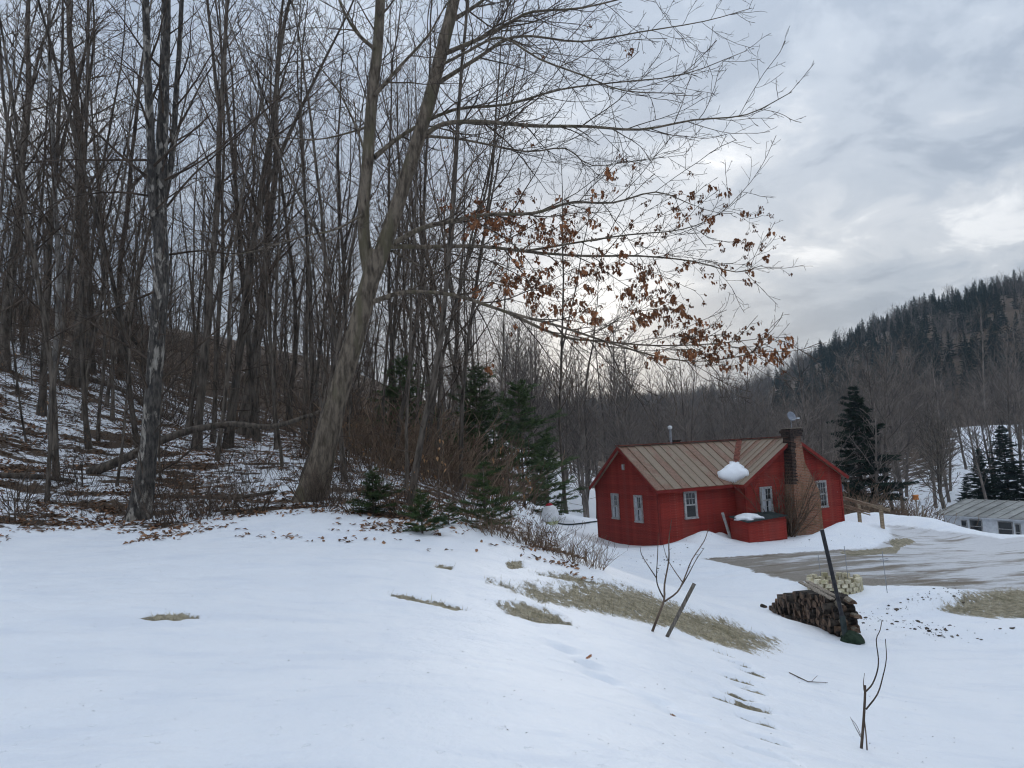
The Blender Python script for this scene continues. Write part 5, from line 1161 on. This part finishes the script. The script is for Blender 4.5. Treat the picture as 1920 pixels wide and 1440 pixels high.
# vase-shaped shrub before the chimney
q = gnd(1478, 1004); sh = empty('vase_shrub', q); tag(sh, 'large vase-shaped bare brown shrub in front of the brick chimney', 'shrub')
link('stems', shrub(31, 60, 3.5, .95, M['twig_brown'], .5, .036), sh)
GS = [shrub(600 + i, 9, 1.1, .9, M['twig'], 1.1, .009) for i in range(3)]; BR = [shrub(610 + i, 14, .75, 1.1, M['twig_brown'], .9, .006) for i in range(3)]
rg = random.Random(61)
def puts(name, ms, q, s, label, cat, group):
    e_ = link(name, ms[rg.randrange(len(ms))], None, q, (0, 0, rg.uniform(0, 6.28)), (s * rg.uniform(.9, 1.3), s * rg.uniform(.9, 1.3), s)); return tag(e_, label, cat, group)
for i in range(110):
    px = rg.uniform(0, 960); py = np.interp(px, [0, 300, 560, 760, 960], [985, 985, 950, 975, 985]) - 260 * rg.random() ** 2 * (1 - px / 1500); q = gnd(px, py)
    if q[1] > 60: continue
    w_ = 'by the left picture edge' if px < 160 else ('around the flaky-barked tree' if px < 360 else ('between flaky-barked tree and oak' if px < 540 else ('around the oak foot' if px < 700 else 'right of the oak')))
    puts('undergrowth_shrub', GS, q, rg.uniform(.6, 1.4), 'dark twiggy bare shrub %s, %s' % (w_, 'close to the lawn' if q[1] < 20 else ('a little way in' if q[1] < 28 else 'farther up the slope')), 'shrub', 'twiggy shrubs of the wood floor')
for i in range(55):                                       # brown thicket right of the oak
    px = rg.uniform(640, 905); Y_ = rg.uniform(24, 38); P = at(px, 930, Y_)
    if inwood(P[0], P[1]) < .4: continue
    puts('thicket_bush', BR, (P[0], P[1], zat(P[0], P[1])), rg.uniform(2.2, 4.2), 'tall tangled brown bush %s, %s' % ('just right of the oak' if px < 730 else ('behind the slim leaning trunk' if px < 820 else 'next to the pines'), 'front of the thicket' if Y_ < 29 else ('middle of the thicket' if Y_ < 34 else 'back of the thicket')), 'bush', 'brown thicket right of the oak')
for i in range(34):                                       # lower brush in front of the pines
    px = rg.uniform(850, 1010); Y_ = rg.uniform(27, 41); P = at(px, 950, Y_)
    if inwood(P[0], P[1]) < .2: continue
    puts('thicket_bush', BR, (P[0], P[1], zat(P[0], P[1])), rg.uniform(1.6, 2.9), 'low tangled brown bush before the dark pines, %s' % ('left of the bushy young pine' if px < 900 else ('behind the bushy young pine' if px < 955 else 'towards the propane tank')), 'bush', 'brown thicket right of the oak')
for i in range(26):
    t_ = rg.random(); px = 915 + 205 * t_ + rg.uniform(-12, 12); py = 1000 + 72 * t_ ** 1.1 - rg.random() * 10; q = gnd(px, py)
    puts('bramble_bush', BR, q, rg.uniform(.7, 1.15), 'reddish brown bramble bush on the bank crest, %s' % ('upper end by the young pine' if t_ < .33 else ('midway down' if t_ < .66 else 'lower end towards the sapling')), 'bush', 'brambles along the bank crest')
for i in range(60):
    px = rg.uniform(1560, 1725); P = at(px, 955, rg.uniform(46, 53)); puts('brush', BR, (P[0], P[1], zat(P[0], P[1])), rg.uniform(2.8, 4.4), 'tawny brush bush beyond the wooden railing, %s' % ('next to the red house' if px < 1615 else ('behind the rail posts' if px < 1670 else 'towards the bird boxes')), 'bush', 'tawny thicket beyond the railing')
# far-off brush on the slope that reads as one mass
rgh = np.random.default_rng(31); hp_ = []
while len(hp_) < 380:
    y = rgh.uniform(36, 84); x = y * rgh.uniform(-.74, -.02)
    if inwood(x, y) > 1: hp_.append((x, y, zat(x, y) - .1))
far_mass('hillside_brush', GS + BR, hp_, rgh.uniform(1.6, 3.6, len(hp_)), 'tangled brown brush covering the upper wooded slope', 'brush', 3)
# young beeches that keep their tan leaves
def beech(seed, H, nl):
    rg = random.Random(seed); out = {}; tp = []; p = path(rg, (0, 0, -.1), (.05, 0, 1), H, 7, .08, .05); rd = [.016 * (1 - .8 * k / 7) for k in range(8)]; out[1] = [(p, rd)]
    kids(rg, out, p, rd, 0, [(4.5, .2, .7, 1.2, .5, 1.0, 4, .15, .02, .6, .003), (5, .2, .5, 1, .3, .6, 2, .15, 0, .6, .0025)], tp); mb = MB(); rg.shuffle(tp)
    for b, a in tp[:nl]:
        az = rg.uniform(0, 6.28); R = Matrix.Rotation(az, 3, 'Z') @ Matrix.Rotation(-1.2 + rg.uniform(-.5, .5), 3, 'X'); L = rg.uniform(.07, .11); Wd = L * .27
        mb.add([Vector(b) + R @ Vector(c) for c in ((0, 0, 0), (Wd, L * .4, .01), (Wd * .5, L * .8, 0), (0, L, -.01), (-Wd * .5, L * .8, 0), (-Wd, L * .4, .01))], [(0, 1, 2, 3), (0, 3, 4, 5)])
    return branch_mesh('stem', out, M['twig']), mb.mesh('leaves', M['leaf_beech'])
BE = [beech(700 + i, 1.7, 110) for i in range(2)]
for px, py, s, lab in ((92, 830, .9, 'beech sapling with tan leaves at the foot of the leaning grey tree'), (12, 760, 1.3, 'beech sapling with tan leaves at the left picture edge'), (652, 900, 1.1, 'beech sapling with orange-tan leaves just right of the oak trunk'), (825, 955, 1.3, 'tan-leaved beech sapling behind the young pines'), (960, 985, 1.5, 'tan-leaved beech sapling before the dark pine by the tank'), (150, 850, .6, 'little tan-leaved beech between the grey leaning tree and the flaky-barked tree'), (760, 960, .8, 'tan-leaved beech beside the slim leaning trunk')):
    q = gnd(px, py); e_ = empty('beech_sapling', q, px); e_.scale = (s, s, s); link('stem', BE[px % 2][0], e_); lv = link('leaves', BE[px % 2][1], e_); lv['kind'] = 'stuff'; tag(e_, lab, 'sapling', 'tan-leaved beech saplings')
# fallen trunks and branches
def fallen(pp, w0, w1, label, twigs=True, seed=1):
    rg = random.Random(seed); pts = [];
    for x, y, dz in pp:
        q = gnd(x, y); pts.append(tuple(q + np.array([0, 0, dz])))
    r = [(w0 + (w1 - w0) * i / (len(pts) - 1)) / 2 * pts[0][1] / FPX for i in range(len(pts))]; p2, r2 = dens(pts, r, 3); p0 = Vector(p2[0])
    e_ = empty('fallen_log', p0); tag(e_, label, 'log', 'fallen trunks on the wood floor')
    V_, Q_ = tubes([(p2, r2)], 9); o = link('stem', mesh_np('stem', V_, Q_, M['bark'], True), e_, -p0)
    if twigs:
        out = {}; kids(rg, out, p2, r2, 0, [(1.8, .3, .6, 1.2, .6, 1.6, 5, .18, .02, .4, .006), (3, .2, .5, 1, .3, .6, 3, .2, 0, .6, .004)]); link('twigs', branch_mesh('twigs', out, M['twig']), e_, -p0)
A, Bq = gnd(170, 890), gnd(170, 890)
def fallen3(pp, w0, w1, label, seed):
    pts = [tuple(at(*p)) for p in pp]; r = [(w0 + (w1 - w0) * i / (len(pts) - 1)) / 2 * pts[0][1] / FPX for i in range(len(pts))]; p2, r2 = dens(pts, r, 3); p0 = Vector(p2[0]); rg = random.Random(seed)
    e_ = empty('fallen_log', p0); tag(e_, label, 'log', 'fallen trunks on the wood floor'); V_, Q_ = tubes([(p2, r2)], 9); link('stem', mesh_np('stem', V_, Q_, M['bark'], True), e_, -p0)
    out = {}; kids(rg, out, p2, r2, 0, [(1.8, .35, .6, 1.2, .6, 1.6, 5, .18, -.02, .4, .006), (3, .2, .5, 1, .3, .6, 3, .2, 0, .6, .004)]); link('twigs', branch_mesh('twigs', out, M['twig']), e_, -p0)
yb = gnd(170, 888)[1]
fallen3([(165, 888, yb), (230, 862, yb + .2), (330, 815, yb + .6), (430, 795, yb + 1), (510, 800, yb + 1.2), (600, 772, yb + 1.4)], 20, 7, 'long dead trunk propped low across the flaky-barked tree towards the oak', 3)
fallen([(120, 700, .1), (230, 735, .1), (320, 790, .1)], 12, 8, 'dark fallen trunk lying high on the snowy slope', False)
fallen([(330, 935, .05), (430, 938, .05), (520, 925, .06)], 9, 5, 'mossy log lying between the flaky-barked tree and the oak', False)
fallen([(0, 895, .05), (70, 898, .06), (140, 905, .05)], 12, 6, 'rotting log half hidden in leaves at the left edge', False)
# sapling with crossed whips and its stake
def whips(name, base, polys, label, Y):
    e_ = empty(name, base); tag(e_, label, 'sapling'); e0_ = Vector(base)
    for nm, pp, w0, w1 in polys:
        w0 *= .78; w1 *= .7
        pts = [tuple(at(x, y, Y + d)) for x, y, d in pp]; r = [(w0 + (w1 - w0) * i / (len(pts) - 1)) / 2 * Y / FPX for i in range(len(pts))]; p2, r2 = dens(pts, r, 3); rgw = random.Random(int(pp[0][0]))
        V_, Q_ = tubes([(p2, r2)], 7); link(nm, mesh_np(nm, V_, Q_, M['twig'], True), e_, -e0_)
        out = {}; kids(rgw, out, p2, r2, 0, [(3.2, .35, .5, 1.0, .05, .14, 2, .1, .03, .5, .0025)])
        if out: link('twig', branch_mesh('twig', out, M['twig']), e_, -e0_)
q = gnd(1224, 1184); Y = q[1]
whips('staked_sapling', q, [('stem', [(1220, 1192, 0), (1232, 1160, 0), (1245, 1125, 0), (1246, 1095, 0), (1254, 1050, 0), (1254, 1015, 0), (1259, 975, 0)], 7, 2),
     ('branch', [(1245, 1122, 0), (1236, 1105, .1), (1231, 1085, .15), (1233, 1040, .2), (1234, 1000, .25)], 4, 1.6), ('branch', [(1231, 1084, .15), (1215, 1060, .2), (1203, 1040, .3), (1200, 1025, .3)], 3, 1.4),
     ('branch', [(1246, 1128, 0), (1270, 1110, -.1), (1283, 1085, -.15), (1297, 1050, -.2), (1320, 1015, -.3), (1328, 992, -.35)], 4.5, 1.6), ('branch', [(1272, 1108, -.1), (1290, 1078, 0), (1305, 1050, .1), (1320, 1028, .2)], 3.2, 1.4),
     ('branch', [(1280, 1092, -.15), (1262, 1066, -.05), (1250, 1045, 0), (1243, 1020, 0)], 2.6, 1.2)], 'bare young sapling with spreading whips on the grassy bank', Y)
q = gnd(1241, 1191); tp_ = at(1302, 1094, q[1]); e_ = MB().bar((0, 0, -.15), Vector(tp_) - Vector(q), .045, .045, up=(0, 1, 0)).build('wooden_stake', M['stake_wood'], None, loc=q)
tag(e_, 'slanted grey wooden stake beside the sapling on the bank', 'stake')
q = gnd(1618, 1404); Y = q[1]
whips('pruned_sapling', q, [('stem', [(1614, 1414, 0), (1617, 1380, 0), (1620, 1340, 0), (1622, 1300, 0), (1622, 1285, 0)], 7, 5.5), ('branch', [(1624, 1296, 0), (1636, 1282, .02), (1645, 1258, .04), (1647, 1235, .04), (1643, 1200, .03), (1650, 1182, .03), (1654, 1162, .03)], 4, 1.8),
     ('branch', [(1624, 1330, 0), (1645, 1302, -.05), (1655, 1270, -.05), (1662, 1235, -.05), (1660, 1198, -.05)], 4, 1.8), ('branch', [(1620, 1295, 0), (1619, 1280, 0), (1621, 1262, 0)], 2.5, 1.2), ('stem', [(1626, 1410, -.03), (1624, 1380, -.02), (1621, 1352, 0)], 3.5, 3), ('branch', [(1614, 1382, 0), (1603, 1362, .05), (1594, 1344, .08)], 2, 1), ('branch', [(1614, 1378, 0), (1606, 1360, .03), (1598, 1350, .05)], 1.6, 1)], 'lone pruned sapling with two dark whips in the foreground snow', Y)
# twig on the snow
q = gnd(1515, 1275); rgw = random.Random(2); p2 = [tuple(gnd(x, y) + np.array([0, 0, .015])) for x, y in ((1480, 1263), (1498, 1272), (1515, 1280), (1532, 1281), (1552, 1282))]; out = {1: [(p2, [.008, .008, .007, .005, .003])]}
kids(rgw, out, p2, [.008, .008, .007, .005, .003], 0, [(6, .2, .5, .9, .15, .3, 3, .15, .0, .6, .003)]); e_ = empty('fallen_twig', q); link('stem', branch_mesh('stem', out, M['twig']), e_, -Vector(q)); tag(e_, 'small forked twig lying on the open snow below the bank', 'twig')
# ---- loose stuff: leaves, grass, clods
rgn = np.random.default_rng(3)
def leaf_cards(P, size, seed, tiltamt=.55, lift=.015):
    r_ = np.random.default_rng(seed); n = len(P); az = r_.uniform(0, 6.28, n); s = size * r_.uniform(.6, 1.3, n); tx = r_.normal(0, tiltamt, n)
    ux = np.stack([np.cos(az), np.sin(az), np.sin(tx) * .7], 1) * s[:, None]; vx = np.stack([-np.sin(az), np.cos(az), r_.normal(0, .3, n)], 1) * (s * .5)[:, None]
    P = P + np.array([0, 0, lift]); up = np.zeros((n, 3)); up[:, 2] = s * r_.uniform(.05, .35, n)
    V = np.stack([P - ux, P - vx + up, P + ux, P + vx + up], 1).reshape(-1, 3); I = np.arange(n * 4).reshape(n, 4)
    return V, np.vstack([I[:, [0, 1, 2]], I[:, [0, 2, 3]]])
pts = []
K = 90000; Yc = rgn.uniform(13, 46, K); Xc = Yc * rgn.uniform(-.78, .12, K)
zg_, zs_, zl_ = zones(Xc, Yc); nz = fbm(Xc, Yc, .8, 4, 77) + .6 * fbm(Xc, Yc, 3.0, 3, 78)
keep = rgn.random(K) < np.clip((zl_ - .25) * .7 + nz * 2.6 - .08, .0, 1) * (zl_ > .06); Xc, Yc = Xc[keep][:34000], Yc[keep][:34000]
V_, T_ = leaf_cards(np.stack([Xc, Yc, zf(Xc, Yc)], 1), .062, 5); tag(link('leaf_litter', mesh_np('leaf_litter', V_, T_, M['litter'])), 'brown fallen leaves strewn over the wood floor and lawn edge', 'leaves', kind='stuff')
# single leaves on the snow
for i, (px, py, lab) in enumerate(((680, 1287, 'curled brown leaf lying alone on the foreground snow'), (1107, 1245, 'pale tan leaf in a hollow of the snow mid-slope'), (1283, 1347, 'tan leaf at the end of a snow crack low on the slope'), (1370, 1312, 'dark leaf beside the footprints'))):
    q = gnd(px, py); o = link('fallen_leaf', LC[0].copy() if False else leaf_cluster(900 + i, 1, .09, .03), None, q + np.array([0, 0, .05]), (1.2, .2, i)); tag(o, lab, 'leaf')
# dry grass blades on the bare patches
K = 300000; Xc = rgn.uniform(-4, 27, K); Yc = rgn.uniform(7.5, 30, K); zg_, zs_, zl_ = zones(Xc, Yc); stn = fbm(Xc * 1.6 - Yc * .6, Yc * .5 + Xc * .4, 1.4, 4, 5)
keep = (zs_ > .32) & (rgn.random(K) < np.clip(zs_ + stn * 1.6 - .1, 0, 1)); Xc, Yc = Xc[keep][:60000], Yc[keep][:60000]; n = len(Xc); Zc = zf(Xc, Yc) - .03
az = rgn.uniform(0, 6.28, n); L_ = rgn.uniform(.04, .12, n); dirv = np.stack([np.cos(az) * L_ * .8, np.sin(az) * L_ * .8, L_ * rgn.uniform(.2, 1.0, n)], 1); sd = np.stack([-np.sin(az), np.cos(az), np.zeros(n)], 1) * .004
P = np.stack([Xc, Yc, Zc], 1); V_ = np.stack([P - sd, P + sd, P + dirv], 1).reshape(-1, 3); tag(link('dry_grass', mesh_np('dry_grass', V_, np.arange(n * 3).reshape(-1, 3), M['straw'])), 'matted dry grass showing through the thawed patches', 'grass', kind='stuff')
print('grass', n)
# weeds poking through snow at the lawn edge
# bits of bark, needles and seed on the open snow
K = 260; Yd = 4.5 + 14 * rgn.random(K) ** 1.2; Xd = Yd * rgn.uniform(-.66, .66, K); zg_, zs_, zl_ = zones(Xd, Yd); ok_ = (zg_ < .3) & (zl_ < .3); Xd, Yd = Xd[ok_], Yd[ok_]
V_, T_ = leaf_cards(np.stack([Xd, Yd, zf(Xd, Yd)], 1), .009, 15, .3, .006); tag(link('snow_debris', mesh_np('snow_debris', V_, T_, M['dirt'])), 'tiny bits of bark and seed scattered over the open snow', 'debris', kind='stuff')
# dirt clods on the ploughed snow
import bmesh
bm = bmesh.new(); bmesh.ops.create_icosphere(bm, subdivisions=1, radius=1); cv_ = np.array([v.co[:] for v in bm.verts]); cf_ = np.array([[v.index for v in f.verts] for f in bm.faces]); bm.free()
Vs, Ts, b0 = [], [], 0
cl_ = []
rgc = random.Random(14)
for i in range(340):
    u_ = rgc.random()
    if u_ < .62: px, py = rgc.gauss(1720, 70), 0; py = rgc.choice([np.interp(px, [1640, 1760, 1900], [1158, 1108, 1120]) + rgc.gauss(0, 8), np.interp(px, [1640, 1760, 1900], [1160, 1185, 1190]) + rgc.gauss(0, 9)])
    elif u_ < .85: px, py = rgc.gauss(1225, 38), rgc.gauss(1052, 12)
    else: px, py = rgc.uniform(1250, 1640), rgc.uniform(1000, 1030)
    if px > 1960: continue
    q = gnd(px, py); s = (.008 + .028 * rgc.random() ** 6) * (1.25 if u_ < .62 else 1); sc3 = np.array([s * rgc.uniform(.9, 1.8), s * rgc.uniform(.9, 1.5), s * .7]); nv = cv_ * (1 + .3 * np.random.default_rng(i).normal(size=(len(cv_), 1))) * sc3 + q + np.array([0, 0, s * .2]); Vs.append(nv); Ts.append(cf_ + b0); b0 += len(nv)
tag(link('dirt_clods', mesh_np('dirt_clods', np.vstack(Vs), np.vstack(Ts), M['dirt'])), 'dark clods and crumbs of dirt scattered on the ploughed snow', 'dirt', kind='stuff')

# ---- thin winter haze over the whole valley
m = bpy.data.materials.new('haze_air'); m.use_nodes = True; t = m.node_tree; t.nodes.clear()
vo = t.nodes.new('ShaderNodeVolumePrincipled'); vo.inputs['Density'].default_value = .00028; vo.inputs['Color'].default_value = (.62, .82, 1, 1)
t.links.new(vo.outputs[0], t.nodes.new('ShaderNodeOutputMaterial').inputs['Volume'])
tag(MB().box(-1600, 1600, -1600, 1600, -70, 130).build('haze', m), 'thin cold haze filling the valley air', 'haze', kind='stuff')
